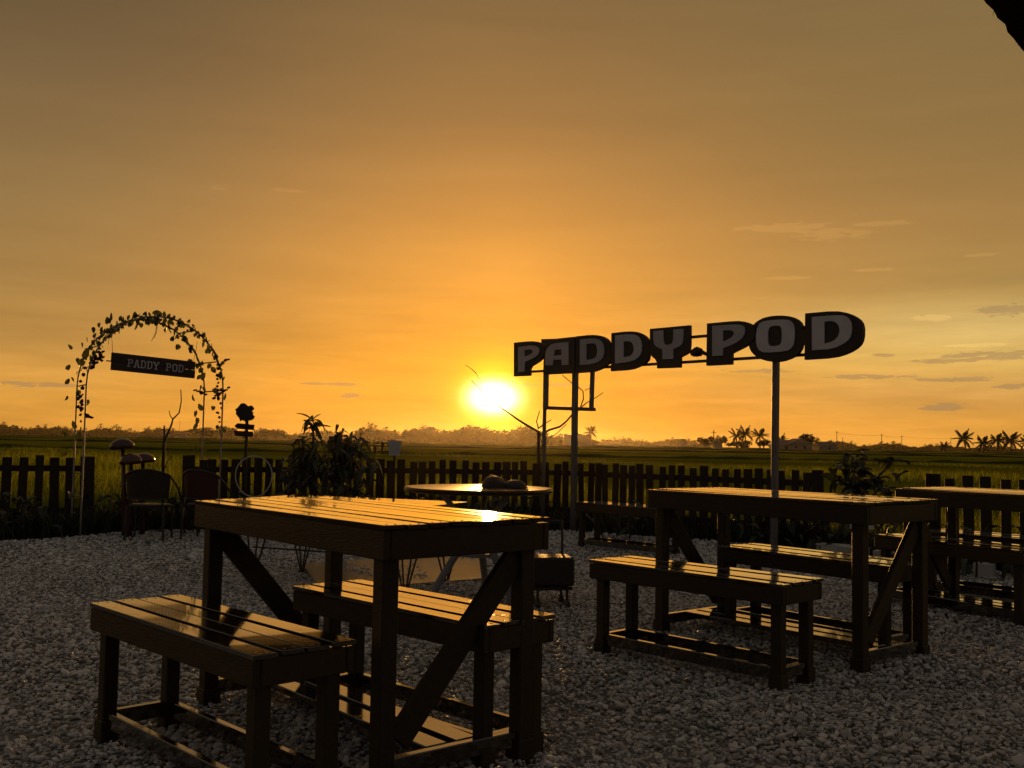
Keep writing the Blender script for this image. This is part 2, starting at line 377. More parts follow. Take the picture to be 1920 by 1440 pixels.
def pebble_mesh(seed, sub):
    bm = bmesh.new(); bmesh.ops.create_icosphere(bm, subdivisions=sub, radius=.5); r = random.Random(seed)
    ax = [Vector((r.uniform(-1, 1), r.uniform(-1, 1), r.uniform(-1, 1))).normalized() for _ in range(5)]
    kk = [r.uniform(.28, .45) for _ in ax]
    for v in bm.verts:
        for a, k in zip(ax, kk):
            d = v.co.dot(a)
            if d > k: v.co -= a * (d - k) * .8
        v.co = Vector((v.co.x * 1.15, v.co.y * .9, v.co.z * .62))
    me = bpy.data.meshes.new('pebble'); bm.to_mesh(me); bm.free(); me.materials.append(MT['pebble'])
    me.polygons.foreach_set('use_smooth', [True] * len(me.polygons)); return me
pv = [pebble_mesh(i, 2) for i in range(7)]
Ps, Ss = [], []
for (y0, y1, dens, smin, smax) in ((1.2, 4.2, 4600, .008, .035), (4.2, 7.5, 2600, .012, .033), (7.5, 12.6, 1150, .018, .040)):
    W0 = y1 * .62 + 1.0; n = int(2 * W0 * (y1 - y0) * dens)
    x = rng.uniform(-W0, W0, n); y = rng.uniform(y0, y1, n)
    k = inpoly(x, y, yard) & (np.abs(x) < y * .62 + 1.0); x, y = x[k], y[k]; n = len(x)
    pn = np.sin(x * 2.1 + 1.3 * np.sin(y * 1.7)) * np.sin(y * 1.9 + 1.1 * np.sin(x * 2.9)) + .5 * np.sin(x * 6.1 + y * 4.7)
    k = rng.random(n) > np.clip((pn - .7) * .8, 0, .35); x, y = x[k], y[k]; n = len(x)
    s = smin + (smax - smin) * rng.beta(1.3, 3.6, n)
    s = np.where(rng.random(n) < .03, s * 1.8, s)
    zz = rng.uniform(0, .016, n) + .014 * np.sin(x * 3.1 + y) * np.sin(y * 2.3) + .006
    Ps.append(np.stack([x, y, zz], 1)); Ss.append(s)
P = np.concatenate(Ps); S = np.concatenate(Ss); n = len(P)
rot = np.stack([rng.normal(0, .35, n), rng.normal(0, .35, n), rng.uniform(0, 6.28, n)], 1)
scatter('gravel', P, rot, np.stack([S * rng.uniform(.8, 1.35, n), S * rng.uniform(.75, 1.1, n), S * rng.uniform(.65, 1.1, n)], 1), rng.integers(0, 7, n), pv, kind='stuff', label='pale rounded gravel spread over the yard', cat='gravel')

# concrete slab with a wet face
sq = [atz(565, 1056, .03), atz(735, 1046, .03), atz(905, 1040, .03), atz(912, 1084, .03), atz(735, 1098, .03), atz(600, 1100, .03)]
b = MB(); k = len(sq)
b.v = [Vector((p.x, p.y, .032)) for p in sq] + [Vector((p.x, p.y, -.02)) for p in sq]
b.f = [tuple(reversed(range(k)))] + [((i + 1) % k, i, i + k, (i + 1) % k + k) for i in range(k)]
b.build('concrete_slab', MT['concrete'], kind='structure')

# rice field: sheet + blades
ys = [12.2, 13, 14.5, 17, 20, 25, 32, 45, 70, 110, 180, 300, 500, 800, 1300]
b = MB(); xsn = 24
for j, y in enumerate(ys):
    for i in range(xsn + 1):
        x = (i / xsn * 2 - 1) * (y * 1.0 + 8)
        z = .10 + .32 * min(1, max(0, (y - 12) / 9)) + (.02 * math.sin(x * .7 + j) if 14 < y < 100 else 0)
        b.v.append(Vector((x, y, z)))
for j in range(len(ys) - 1):
    for i in range(xsn):
        a = j * (xsn + 1) + i; b.f.append((a, a + 1, a + xsn + 2, a + xsn + 1))
b.build('rice_field', MT['field'], kind='structure')
for i, (yb, zb_) in enumerate(((46, .44), (95, .46), (170, .47), (290, .52))):
    b = MB(); r_ = random.Random(yb); pr_ = None
    for k in range(81):
        x = (k / 80 * 2 - 1) * yb * .9; hgt = zb_ + r_.uniform(.02, .12) * (1 + yb / 150); y_ = yb + 3 * math.sin(x / yb * 2 + i)
        cur = (Vector((x, y_ - .5, .30)), Vector((x, y_, hgt)), Vector((x, y_ + .5, .30)))
        if pr_: b.quad(pr_[0], cur[0], cur[1], pr_[1]); b.quad(pr_[1], cur[1], cur[2], pr_[2])
        pr_ = cur
    b.build('field_bank', MT['bund'], kind='structure')
def clump(seed, nb=11, h=.55, spread=.16):
    r = random.Random(seed); b = MB()
    for _ in range(nb):
        a = r.uniform(0, 6.28); hh = h * r.uniform(.6, 1.1); lean = r.uniform(.08, .5) * hh; w = r.uniform(.005, .009)
        bx, by = r.uniform(-.04, .04), r.uniform(-.04, .04); ca, sa = math.cos(a), math.sin(a); pa = a + 1.57 + r.uniform(-.6, .6)
        prev = None
        for k in range(5):
            t = k / 4; out = lean * t ** 2.2; zz = hh * (t - .14 * t ** 3 * (lean / hh * 2)); ww = w * (1 - t * .85)
            c = Vector((bx + ca * out, by + sa * out, zz)); d = Vector((math.cos(pa), math.sin(pa), 0)) * ww
            cur = (c - d, c + d)
            if prev: b.quad(prev[0], prev[1], cur[1], cur[0])
            prev = cur
    return b.mesh('rice_clump', MT['rice'])
cvs = [clump(i) for i in range(5)]
Ps = []; Sl = []
FPOLY_MIN = lambda x: 11.6 - .10 * abs(x) if x < 1 else 12.3 - .75 * x      # just beyond the fence line
for (y0, y1, dens, sz, h) in ((8.5, 16, 55, 1.0, 1.0), (16, 26, 20, 1.25, .95), (26, 48, 11, 1.9, .82), (48, 90, 4.5, 3.0, .68), (90, 170, 1.1, 5.0, .72), (170, 330, .22, 10.0, .85)):
    W0 = y1 * .6 + 2; n = int(2 * W0 * (y1 - y0) * dens); x = rng.uniform(-W0, W0, n); y = rng.uniform(y0, y1, n)
    lim = np.where(x < 1, 12.25 - .26 * np.abs(np.minimum(x, 0)), 12.5 - 1.05 * (x - 1)) + .15
    k = (np.abs(x) < y * .6 + 1.5) & (y > lim); x, y = x[k], y[k]; n = len(x)
    base_z = .10 + .32 * np.clip((y - 12) / 9, 0, 1) - .10
    base_z = np.where(y < 12.4, 0, base_z) * np.clip((y - 11.5), 0, 1)
    hh = h * rng.uniform(.75, 1.15, n) * (.8 + .2 * np.sin(x * .35 + y * .21))
    Ps.append(np.stack([x, y, np.maximum(base_z - (.28 if y0 > 15 else .1), -.05)], 1)); Sl.append(np.stack([np.full(n, sz), np.full(n, sz), hh], 1))
P = np.concatenate(Ps); S = np.concatenate(Sl); n = len(P)
scatter('rice_plants', P, np.stack([rng.normal(0, .08, n), rng.normal(0, .08, n), rng.uniform(0, 6.28, n)], 1), S, rng.integers(0, 5, n), cvs, kind='stuff', label='green rice plants standing beyond the fence', cat='rice')

# low weeds between gravel and fence
wv = [clump(20 + i, 12, .22, .1) for i in range(4)]
for w_ in wv: w_.materials[0] = MT['leafd']
e = [Vector((x, y, 0)) for x, y in edge]; Pw = []
for i in range(len(e) - 1):
    L = (e[i + 1] - e[i]).length
    for _ in range(int(L * 90)):
        p = e[i].lerp(e[i + 1], random.random()); Pw.append((p.x + random.gauss(0, .05), p.y + random.uniform(.0, .9) ** 1.0 + .02, -.01))
Pw = np.array(Pw); n = len(Pw)
scatter('low_weeds', Pw, np.stack([rng.normal(0, .15, n), rng.normal(0, .15, n), rng.uniform(0, 6.28, n)], 1), np.stack([rng.uniform(.7, 1.5, n)] * 3, 1), rng.integers(0, 4, n), wv, kind='stuff', label='low dark weeds along the foot of the fence', cat='weeds')

# ------------------------------------------------------------------ far land
def leafball(seed, nl, rx, rz, cz, sz, mat, r_=None):
    r = random.Random(seed); b = MB()
    lob = [(Vector((r.gauss(0, .45) * rx, r.gauss(0, .45) * rx, cz + r.gauss(0, .35) * rz)), r.uniform(.35, .6)) for _ in range(9)]
    for _ in range(nl):
        c, q = r.choice(lob)
        d = Vector((r.gauss(0, 1), r.gauss(0, 1), r.gauss(0, 1))).normalized() * r.uniform(.5, 1.0)
        p = c + Vector((d.x * rx * q, d.y * rx * q, d.z * rz * q))
        u = Vector((r.gauss(0, 1), r.gauss(0, 1), r.gauss(0, 1))).normalized(); w = u.orthogonal().normalized(); s_ = sz * r.uniform(.5, 1.3)
        b.quad(p - u * s_, p + w * s_ * .5, p + u * s_, p - w * s_ * .5)
    return b
def frond_mesh(seed, L=2.6, droop=1.0, mat=None, nseg=9, nl=24, name='frond'):
    r = random.Random(seed); b = MB(); pts = []
    el0 = 0.0
    for i in range(nseg + 1):
        t = i / nseg; pts.append(Vector((L * (t - .18 * droop * t * t), 0, L * (-.52 * droop * t * t))))
    b.tube(pts, [.035 * (1 - .8 * i / nseg) * L / 2.6 for i in range(nseg + 1)], 4)
    for k in range(nl):
        t = .12 + .88 * k / (nl - 1); f = t * nseg; i = min(int(f), nseg - 1); p = pts[i].lerp(pts[i + 1], f - i)
        ln = L * .34 * math.sin(math.pi * min(.97, .18 + .75 * t)) * r.uniform(.85, 1.1)
        for sgn in (-1, 1):
            d = Vector((.45, sgn * .8, -.35 - .5 * r.random())).normalized(); wv_ = Vector((L * .042, 0, 0))
            b.quad(p - wv_, p + wv_, p + d * ln)
    return b.mesh(name, mat or MT['palm'])
FR = [frond_mesh(i, droop=dr) for i, dr in enumerate((.35, .8, 1.25))]
def palm(px, Yd, z0, htot, crown, label, lean=0.0, group='coconut palms beyond the rice field', seed=0, nf=19):
    base_ = gx(px, Yd, z0); r = random.Random(seed)
    root = thing('palm_tree', label, 'palm tree', base_, 0, group); h = (htot - crown * .55) * .87
    pts = [Vector((lean * h * (t ** 1.5), 0, h * t)) for t in (0, .25, .5, .75, 1.0)]
    MB().tube([(0, 0, -.6)] + pts, [.24] + [.21 - .08 * t for t in (0, .25, .5, .75, 1)], 7).build('trunk', MT['trunk'], root)
    top = pts[-1]
    for i in range(nf):
        a = i * 2.39996 + r.uniform(-.2, .2); lv = i / nf
        up = 1.25 - 1.75 * lv + r.uniform(-.12, .12); me = FR[min(2, int(lv * 3))]; s_ = 1.18 * crown / 2.6 * r.uniform(.85, 1.1)
        obj('frond', me, root, Matrix.Translation(top) @ Euler((r.uniform(-.3, .3), -up, a), 'XYZ').to_matrix().to_4x4() @ Matrix.Scale(s_, 4))
    return root
PX = [(1771, 300, .42, 2.9, 1.6, 0.0, 'short palm with its crown near the ground, leftmost of the palms at the right'),
      (1811, 300, .42, 6.3, 2.9, -.16, 'tallest right-hand palm leaning left from its foot'),
      (1844, 295, .42, 4.6, 2.6, .02, 'medium palm between the leaning palm and its right neighbour'),
      (1870, 300, .42, 5.6, 2.5, -.02, 'palm whose fronds overlap the broad palm on its right'),
      (1896, 300, .42, 6.1, 3.1, -.03, 'broadest palm of the right-hand row'),
      (1928, 300, .42, 5.4, 2.6, -.03, 'palm cut by the right edge of the photo')]
for i, (px, Yd, z0, h, cr, ln, lb) in enumerate(PX): palm(px, Yd, z0, h, cr, lb, ln, seed=i)
PX = [(1381, 250, .42, 4.9, 1.9, -.02, 'leftmost palm of the group left of the pale pole'),
      (1397, 250, .42, 5.6, 2.1, .02, 'tallest palm of the group left of the pale pole'),
      (1425, 250, .42, 5.1, 2.1, -.02, 'palm just left of the pale sign pole'),
      (1465, 255, .42, 3.7, 1.7, .0, 'small palm above the low house right of the pale pole'),
      (1108, 480, .42, 9.0, 3.2, .0, 'lone palm at the right end of the barn roof')]
for i, (px, Yd, z0, h, cr, ln, lb) in enumerate(PX): palm(px, Yd, z0, h, cr, lb, ln, seed=20 + i, nf=15)
def tree(px, Yd, h, w, label, seed, z0=.42, nl=900):
    root = thing('broad_tree', label, 'tree', gx(px, Yd, z0), 0, 'trees beyond the rice field')
    MB().tube([(0, 0, -.6), (0, 0, h * .3), (.1, 0, h * .6)], [.22, .16, .08], 6).build('trunk', MT['trunk'], root)
    leafball(seed, nl, w / 2, h * .42, h * .56, .04 * (h + w) * .95, MT['tree']).build('crown', MT['tree'], root)
for px, Yd, h, w, lb in ((1517, 250, 4.5, 5.0, 'round full tree rising over the gabled house'),
                         (1322, 260, 3.6, 4.6, 'bushy tree left of the thin mast'),
                         (1352, 262, 3.7, 2.8, 'narrow tree right of the thin mast'),
                         (1390, 262, 2.6, 6.2, 'low spreading tree under the left palms'),
                         (1432, 262, 2.9, 5.6, 'low dark tree just left of the pale pole'),
                         (1452, 268, 2.6, 4.0, 'low tree just right of the pale pole'),
                         (377, 700, 8.5, 15, 'round tree on the horizon behind the arch leg'),
                         (405, 700, 7.0, 13, 'dark tree on the horizon under the right arch leg'),
                         (432, 690, 8.5, 13, 'round tree on the horizon left of the arrow signs'),
                         (495, 690, 7.6, 11, 'round-topped tree right of the arrow signs'),
                         (522, 690, 7.6, 12, 'tree on the horizon left of the tall sapling')):
    tree(px, Yd, h, w, lb, int(px), nl=700)
# far wood: one mass of small trees and palms
tv = [leafball(90 + i, 260, 2.4, 2.4, 2.0, .55, MT['tree']).mesh('far_tree', MT['tree']) for i in range(5)]
def farpalm(seed):
    r = random.Random(seed); b = MB().tube([(0, 0, 0), (r.uniform(-.5, .5), 0, 5.4)], [.16, .12], 4)
    top = Vector(b.v[-1])
    for i in range(13):
        a = i * 2.4; up = r.uniform(-.5, 1.1)
        d = Vector((math.cos(a) * math.cos(up), math.sin(a) * math.cos(up), math.sin(up))); w = d.cross(Vector((0, 0, 1))).normalized() * .28
        mid = top + d * 1.3; b.quad(top - w * .3, mid - w, mid + w); b.quad(mid - w, top + d * 2.1 + Vector((0, 0, -.7)), mid + w)
    return b.mesh('far_palm', MT['palm'])
tv += [farpalm(i) for i in range(3)]
Pf, Sf, If = [], [], []
def wood(px0, px1, Yd, h0, h1, n, palms=.25, seed=1, ph=1.25):
    r = random.Random(seed)
    for k in range(n):
        px = r.uniform(px0, px1); Y_ = Yd * r.uniform(.97, 1.06); t = (px - px0) / (px1 - px0)
        h = (h0 + (h1 - h0) * t) * (1 + .22 * math.sin(px * .06 + seed) + .1 * math.sin(px * .21)) * r.uniform(.7, 1.1)
        p = gx(px, Y_, .0); Pf.append(tuple(p))
        q = gx(px + r.uniform(-4, 4), Y_ * 1.03, .0); Pf.insert(-1, tuple(q)); sq_ = h * .55 / 4.6; Sf.append((sq_ * 2.4, sq_ * 2.4, sq_)); If.append(r.randrange(5))
        if r.random() < palms:
            s_ = h * ph / 6.4; Sf.append((s_ * 1.0,) * 3); If.append(5 + r.randrange(3))
        else:
            s_ = h / 4.6; w = r.uniform(1.1, 1.9); Sf.append((s_ * w, s_ * w, s_)); If.append(r.randrange(5))
wood(-120, 470, 1150, 9.5, 8.5, 420, .35, 2)
wood(440, 700, 900, 6.5, 7.5, 220, .3, 3)
wood(690, 850, 560, 6.2, 6.6, 130, .3, 4)
wood(840, 1000, 520, 7.1, 7.2, 150, .3, 5, 1.1)
wood(980, 1110, 520, 6.4, 4.3, 110, .3, 6, 1.1)
wood(1090, 1330, 1100, 6.0, 6.5, 260, .35, 7)
wood(1540, 1740, 900, 6.4, 4.8, 200, .15, 8)
wood(1720, 2060, 1100, 6.0, 6.0, 260, .2, 9)
n = len(Pf)
scatter('far_wood', Pf, np.stack([np.zeros(n), np.zeros(n), rng.uniform(0, 6.28, n)], 1), Sf, If, tv, kind='stuff', label='dark line of far trees and palms along the horizon', cat='wood')

def house(px, Yd, w, h, rh, d, label, gable_front=True, z0=.42, rz=0.0, windows=()):
    root = thing('house', label, 'house', gx(px, Yd, z0), rz)
    MB().box(w, d, h + .5, T(0, 0, h / 2 - .25)).build('wall', MT['plaster'], root)
    b = MB(); ov = .35; hw, hd = w / 2 + ov, d / 2 + ov; z = h - .02
    if gable_front:
        b.v = [Vector(p) for p in ((-hw, -hd, z), (0, -hd, z + rh), (hw, -hd, z), (-hw, hd, z), (0, hd, z + rh), (hw, hd, z))]
        b.f = [(0, 1, 4, 3), (1, 2, 5, 4), (0, 2, 1), (3, 4, 5), (0, 3, 5, 2)]
        if rh > .6: MB().quad((-w / 2 + .2, -hd - .02, z + .12), (w / 2 - .2, -hd - .02, z + .12), (0, -hd - .02, z + rh * .86)).build('gable', MT['plaster'], root)
    else:
        b.v = [Vector(p) for p in ((-hw, -hd, z), (hw, -hd, z), (hw, hd, z), (-hw, hd, z), (-hw + .6, 0, z + rh), (hw - .6, 0, z + rh))]
        b.f = [(0, 1, 5, 4), (2, 3, 4, 5), (1, 2, 5), (3, 0, 4), (0, 3, 2, 1)]
    b.build('roof', MT['roof'], root)
    for (x, z_, ww, hh) in windows:
        MB().box(ww, .08, hh, T(x, -d / 2 - .03, z_)).build('window', MT['darksteel'], root)
    return root
house(1494, 245, 5.4, 1.5, 1.4, 7, 'pale gabled house left of the round full tree', True, windows=((-1.2, .8, .5, .5), (.9, .7, .6, .8)))
house(1545, 250, 4.2, 1.3, 1.0, 6, 'low pale house right of the round full tree', False, windows=((.4, .6, .6, .6),))
house(1466, 246, 4.6, 1.3, 1.2, 6, 'low house with hipped roof just right of the pale pole', False, windows=((.2, .6, .5, .9),))
house(1345, 258, 1.9, 1.5, 1.2, 3, 'small pale gabled hut under the thin mast', True)
house(1280, 600, 3.6, 4.6, .25, 4, 'square flat-topped building on the horizon between the pole and the low roof', True)
house(1082, 470, 12.5, 4.0, .9, 9, 'long barn roof on the horizon behind the sign legs', False)
house(340, 900, 9.5, 2.2, 1.6, 8, 'tiny pale building on the horizon behind the arch', False)
# masts
for (px, Yd, h, lb) in ((1338, 262, 5.3, 'thin mast rising between the two trees left of the palms'), (1569, 420, 8.4, 'utility pole nearest the round tree, tall'),
                        (1580, 640, 8.0, 'fainter thin utility pole just right of the tall one'), (1653, 420, 7.6, 'utility pole above the far trees, second tall one from the house'),
                        (1691, 480, 8.0, 'utility pole left of the short palm'), (1783, 560, 8.6, 'thin pole beside the short palm crown'), (336, 800, 14, 'thin aerial mast on the horizon inside the arch')):
    p = gx(px, Yd, 0); t = thing('utility_pole', lb, 'utility pole', p, 0, 'poles beyond the rice field')
    MB().tube([(0, 0, 0), (0, 0, h)], [.16, .10], 6).build('shaft', MT['trunk'], t)
    MB().box(1.3, .12, .12, T(0, -.12, h - .7)).build('crossarm', MT['trunk'], t)
def sag(a, b_, s_, n=14):
    return [a.lerp(b_, i / n) + Vector((0, 0, -s_ * 4 * (i / n) * (1 - i / n))) for i in range(n + 1)]
wp = [gx(1569, 420, 7.6), gx(1653, 420, 6.9), gx(1691, 480, 7.3), gx(1783, 560, 7.9), gx(1960, 560, 7.9)]
for i in range(4):
    MB().tube(sag(wp[i], wp[i + 1], .5), .045, 4).build('power_line', MT['darksteel'], label=('wire sagging between the first two utility poles', 'wire between the second and third utility poles', 'wire running to the pole beside the short palm', 'wire leaving past the tall palms at the right')[i], cat='wire', group='wires between the far poles')

# ------------------------------------------------------------------ fence
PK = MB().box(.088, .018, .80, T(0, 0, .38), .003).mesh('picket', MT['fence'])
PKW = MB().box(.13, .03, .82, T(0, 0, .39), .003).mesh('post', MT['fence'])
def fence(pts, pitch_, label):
    W_ = [gx(px, Yd, 0) for px, Yd in pts]; root = thing('picket_fence', label, 'fence', W_[0], 0); o0 = W_[0]
    rail_z = (.655, .22)
    for i in range(len(W_) - 1):
        a, c = W_[i] - o0, W_[i + 1] - o0; d = c - a; L = d.length; ang = math.atan2(d.y, d.x)
        n = max(1, round(L / pitch_)); nrm = Vector((-d.y, d.x, 0)).normalized()
        for z in rail_z:
            mid = (a + c) / 2 + nrm * .021
            obj('rail', MB().box(L + .01, .022, .062, None, .002).mesh('rail', MT['fence']), root, Matrix.Translation(mid + Vector((0, 0, z))) @ Matrix.Rotation(ang, 4, 'Z'))
        for k in range(n + (1 if i == len(W_) - 2 else 0)):
            p = a + d * (k / n); end = (i == 0 and k == 0) or (i == len(W_) - 2 and k == n)
            obj('post' if end else 'picket', PKW if end else PK, root,
                Matrix.Translation(p + d.normalized() * random.uniform(-.008, .008) + Vector((0, 0, random.uniform(-.02, .015)))) @ Matrix.Rotation(ang, 4, 'Z') @ Matrix.Rotation(random.gauss(0, .016), 4, 'Y') @ Matrix.Diagonal((random.uniform(.86, 1.12), 1, 1, 1)))
fence([(-90, 10.1), (160, 10.6)], .152, 'dark picket fence at the left ending beside the arch foot')
fence([(352, 10.9), (500, 11.3), (790, 11.9), (1060, 12.1), (1200, 11.3), (1340, 10.7), (1534, 9.9)], .125, 'long dark picket fence running from the arch behind the tables to the right gap')
fence([(1752, 8.75), (2040, 7.8)], .155, 'dark picket fence at the far right behind the tables')

# ------------------------------------------------------------------ tables and benches
TL, TW, TH = 1.31, .622, .765
BL, BW, BH = 1.055, .315, .448
ME = {}
def wb(name, sx, sy, sz, bev=.003, key='wood'):
    k_ = (name, sx, sy, sz)
    if k_ not in ME: ME[k_] = MB().box(sx, sy, sz, None, bev).mesh(name, MT[key])
    return ME[k_]
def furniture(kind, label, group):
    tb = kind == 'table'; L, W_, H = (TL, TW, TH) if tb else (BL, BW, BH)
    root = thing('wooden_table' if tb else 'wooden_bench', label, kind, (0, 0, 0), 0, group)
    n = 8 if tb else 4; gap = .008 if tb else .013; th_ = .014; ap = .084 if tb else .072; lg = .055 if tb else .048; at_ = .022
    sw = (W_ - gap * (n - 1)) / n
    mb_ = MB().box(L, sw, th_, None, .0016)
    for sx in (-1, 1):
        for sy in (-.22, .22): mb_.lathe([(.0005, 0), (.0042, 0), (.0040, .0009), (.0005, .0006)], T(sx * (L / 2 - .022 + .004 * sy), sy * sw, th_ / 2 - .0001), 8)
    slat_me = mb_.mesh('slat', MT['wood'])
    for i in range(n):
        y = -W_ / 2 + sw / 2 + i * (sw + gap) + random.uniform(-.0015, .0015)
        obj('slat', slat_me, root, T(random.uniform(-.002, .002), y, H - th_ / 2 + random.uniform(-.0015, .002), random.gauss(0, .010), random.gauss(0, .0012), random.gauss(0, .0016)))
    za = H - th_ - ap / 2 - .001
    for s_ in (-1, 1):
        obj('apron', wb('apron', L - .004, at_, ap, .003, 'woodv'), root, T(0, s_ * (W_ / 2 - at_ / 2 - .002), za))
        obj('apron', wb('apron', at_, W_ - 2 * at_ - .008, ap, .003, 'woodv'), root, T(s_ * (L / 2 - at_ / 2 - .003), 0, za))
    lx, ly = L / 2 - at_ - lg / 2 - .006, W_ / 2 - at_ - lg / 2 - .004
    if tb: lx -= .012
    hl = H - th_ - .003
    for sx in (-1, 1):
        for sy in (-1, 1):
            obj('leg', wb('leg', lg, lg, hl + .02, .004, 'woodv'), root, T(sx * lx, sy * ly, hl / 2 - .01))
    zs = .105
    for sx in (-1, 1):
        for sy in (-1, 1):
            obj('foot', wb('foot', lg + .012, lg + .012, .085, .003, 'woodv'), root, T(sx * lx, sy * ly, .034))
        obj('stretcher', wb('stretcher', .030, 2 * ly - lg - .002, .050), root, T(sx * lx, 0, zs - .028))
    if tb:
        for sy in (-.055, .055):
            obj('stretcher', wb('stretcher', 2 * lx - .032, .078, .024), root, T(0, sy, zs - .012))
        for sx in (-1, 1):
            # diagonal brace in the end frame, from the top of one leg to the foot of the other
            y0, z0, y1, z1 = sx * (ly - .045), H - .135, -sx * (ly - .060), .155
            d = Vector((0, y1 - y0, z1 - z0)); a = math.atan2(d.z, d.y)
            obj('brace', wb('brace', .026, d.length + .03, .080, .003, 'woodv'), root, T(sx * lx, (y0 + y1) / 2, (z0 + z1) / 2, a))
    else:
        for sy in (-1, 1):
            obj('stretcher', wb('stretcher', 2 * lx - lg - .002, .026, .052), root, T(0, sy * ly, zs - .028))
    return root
TABLE_BR = -1     # far side top, near side foot (see place)
def place(root, x, y, a, kind):
    L, W_ = (TL, TW) if kind == 'table' else (BL, BW)
    l = Vector((math.cos(a), math.sin(a), 0)); w = Vector((math.sin(a), -math.cos(a), 0))
    c = Vector((x, y, 0)) + l * L / 2 + w * W_ / 2
    root.location = c; root.rotation_euler = (0, 0, a)
t1 = furniture('table', 'dark slatted wooden table nearest the camera with sun glare on its wet top', 'wooden tables in the gravel yard'); place(t1, -.347, 2.826, R(130.0), 'table')
t2 = clone(t1, 'dark slatted wooden table standing in front of the pale pole of the big sign'); place(t2, 1.57, 4.468, R(129.5), 'table')
t3 = clone(t1, 'dark slatted wooden table at the right edge in front of the right-hand fence')
p3 = atz(1677, 915, TH); a3 = R(128); l3 = Vector((math.cos(a3), math.sin(a3), 0)); q = p3 - l3 * TL; place(t3, q.x, q.y, a3, 'table')
GB = 'wooden benches in the gravel yard'
b1 = furniture('bench', 'wet slatted bench nearest the camera, left of the front table', GB); place(b1, -.647, 2.618, R(134), 'bench')
def bench(label, x, y, a): r = clone(b1, label); place(r, x, y, a, 'bench'); return r
bench('slatted bench pushed under the far side of the front table', -.07, 3.092, R(134.7))
bench('slatted bench on the near side of the middle table, with legs on open gravel', 1.109, 4.124, R(133.6))
def bench_from(label, pl, pn):                # left and near corners of the seat edge towards the camera
    a_, b_ = atz(*pl, BH), atz(*pn, BH); d = a_ - b_; a = math.atan2(d.y, d.x); mid = (a_ + b_) / 2
    n_ = mid - Vector((math.cos(a), math.sin(a), 0)) * BL / 2; return bench(label, n_.x, n_.y, a)
bench_from('slatted bench on the far side of the middle table below the pale pole', (1328, 1021), (1690, 1064))
bench_from('slatted bench on the near side of the right-hand table, cut by the photo edge', (1634, 1001), (1922, 1033))
bench_from('slatted bench behind the right-hand table, close to the right-hand fence', (1745, 996), (2010, 1018))
bench_from('slatted bench standing against the fence right of the thin sign post', (1038, 938), (1290, 957))

# ------------------------------------------------------------------ big letter sign
SA = at(963, 700, 12.2); SB = at(1509, 700, 9.16); sd = Vector((SB.x - SA.x, SB.y - SA.y, 0)).normalized(); sn = Vector((sd.y, -sd.x, 0))
if sn.y > 0: sn = -sn
def sp(px, py, off=0.0):
    d = ray(px, py); o0 = SA + sn * off; k = (o0 - CAM).dot(sn) / d.dot(sn); return CAM + d * k
sbase = Vector((SA.x, SA.y, 0)).lerp(Vector((SB.x, SB.y, 0)), .5)
SROT = math.atan2(sd.y, sd.x)
sign = thing('letter_sign', 'big roadside sign spelling PADDY POD in pale letters on dark cut-out boards on steel poles', 'sign', sbase, SROT)
SM = Matrix.Translation(sbase) @ Matrix.Rotation(SROT, 4, 'Z'); SI = SM.inverted()
def loc(p): return SI @ p
def plate(name, loops, y0, y1, mat, parent):
    bm = bmesh.new(); es = []
    for lp in loops:
        vs = [bm.verts.new((x, y0, z)) for x, z in lp]
        for i in range(len(vs)): es.append(bm.edges.new((vs[i], vs[(i + 1) % len(vs)])))
    bmesh.ops.triangle_fill(bm, use_beauty=True, use_dissolve=False, edges=es)
    r = bmesh.ops.extrude_face_region(bm, geom=bm.faces[:])
    for g_ in r['geom']:
        if isinstance(g_, bmesh.types.BMVert): g_.co.y = y1
    bmesh.ops.recalc_face_normals(bm, faces=bm.faces[:])
    me = bpy.data.meshes.new(name); bm.to_mesh(me); bm.free(); me.materials.append(mat)
    return obj(name, me, parent)
def cr(pts, closed=True, n=4):            # soften a traced outline: corner-cut where the turn is gentle
    out = []; k = len(pts)
    for i in range(k):
        p0, p1, p2 = Vector(pts[i - 1]), Vector(pts[i]), Vector(pts[(i + 1) % k]); a, b_ = (p1 - p0), (p2 - p1)
        ang = abs(a.angle(b_)) if a.length > 1e-6 and b_.length > 1e-6 else 0
        if .12 < ang < 1.05: out += [tuple(p1.lerp(p0, .25)), tuple(p1.lerp(p2, .25))]
        else: out.append(tuple(p1))
    return out
A8 = lambda L: [(940 + x / 6.4, 580 + y / 6.4) for x, y in L]
A6 = lambda L: [(1200 + x / 4.3636, 560 + y / 4.3636) for x, y in L]
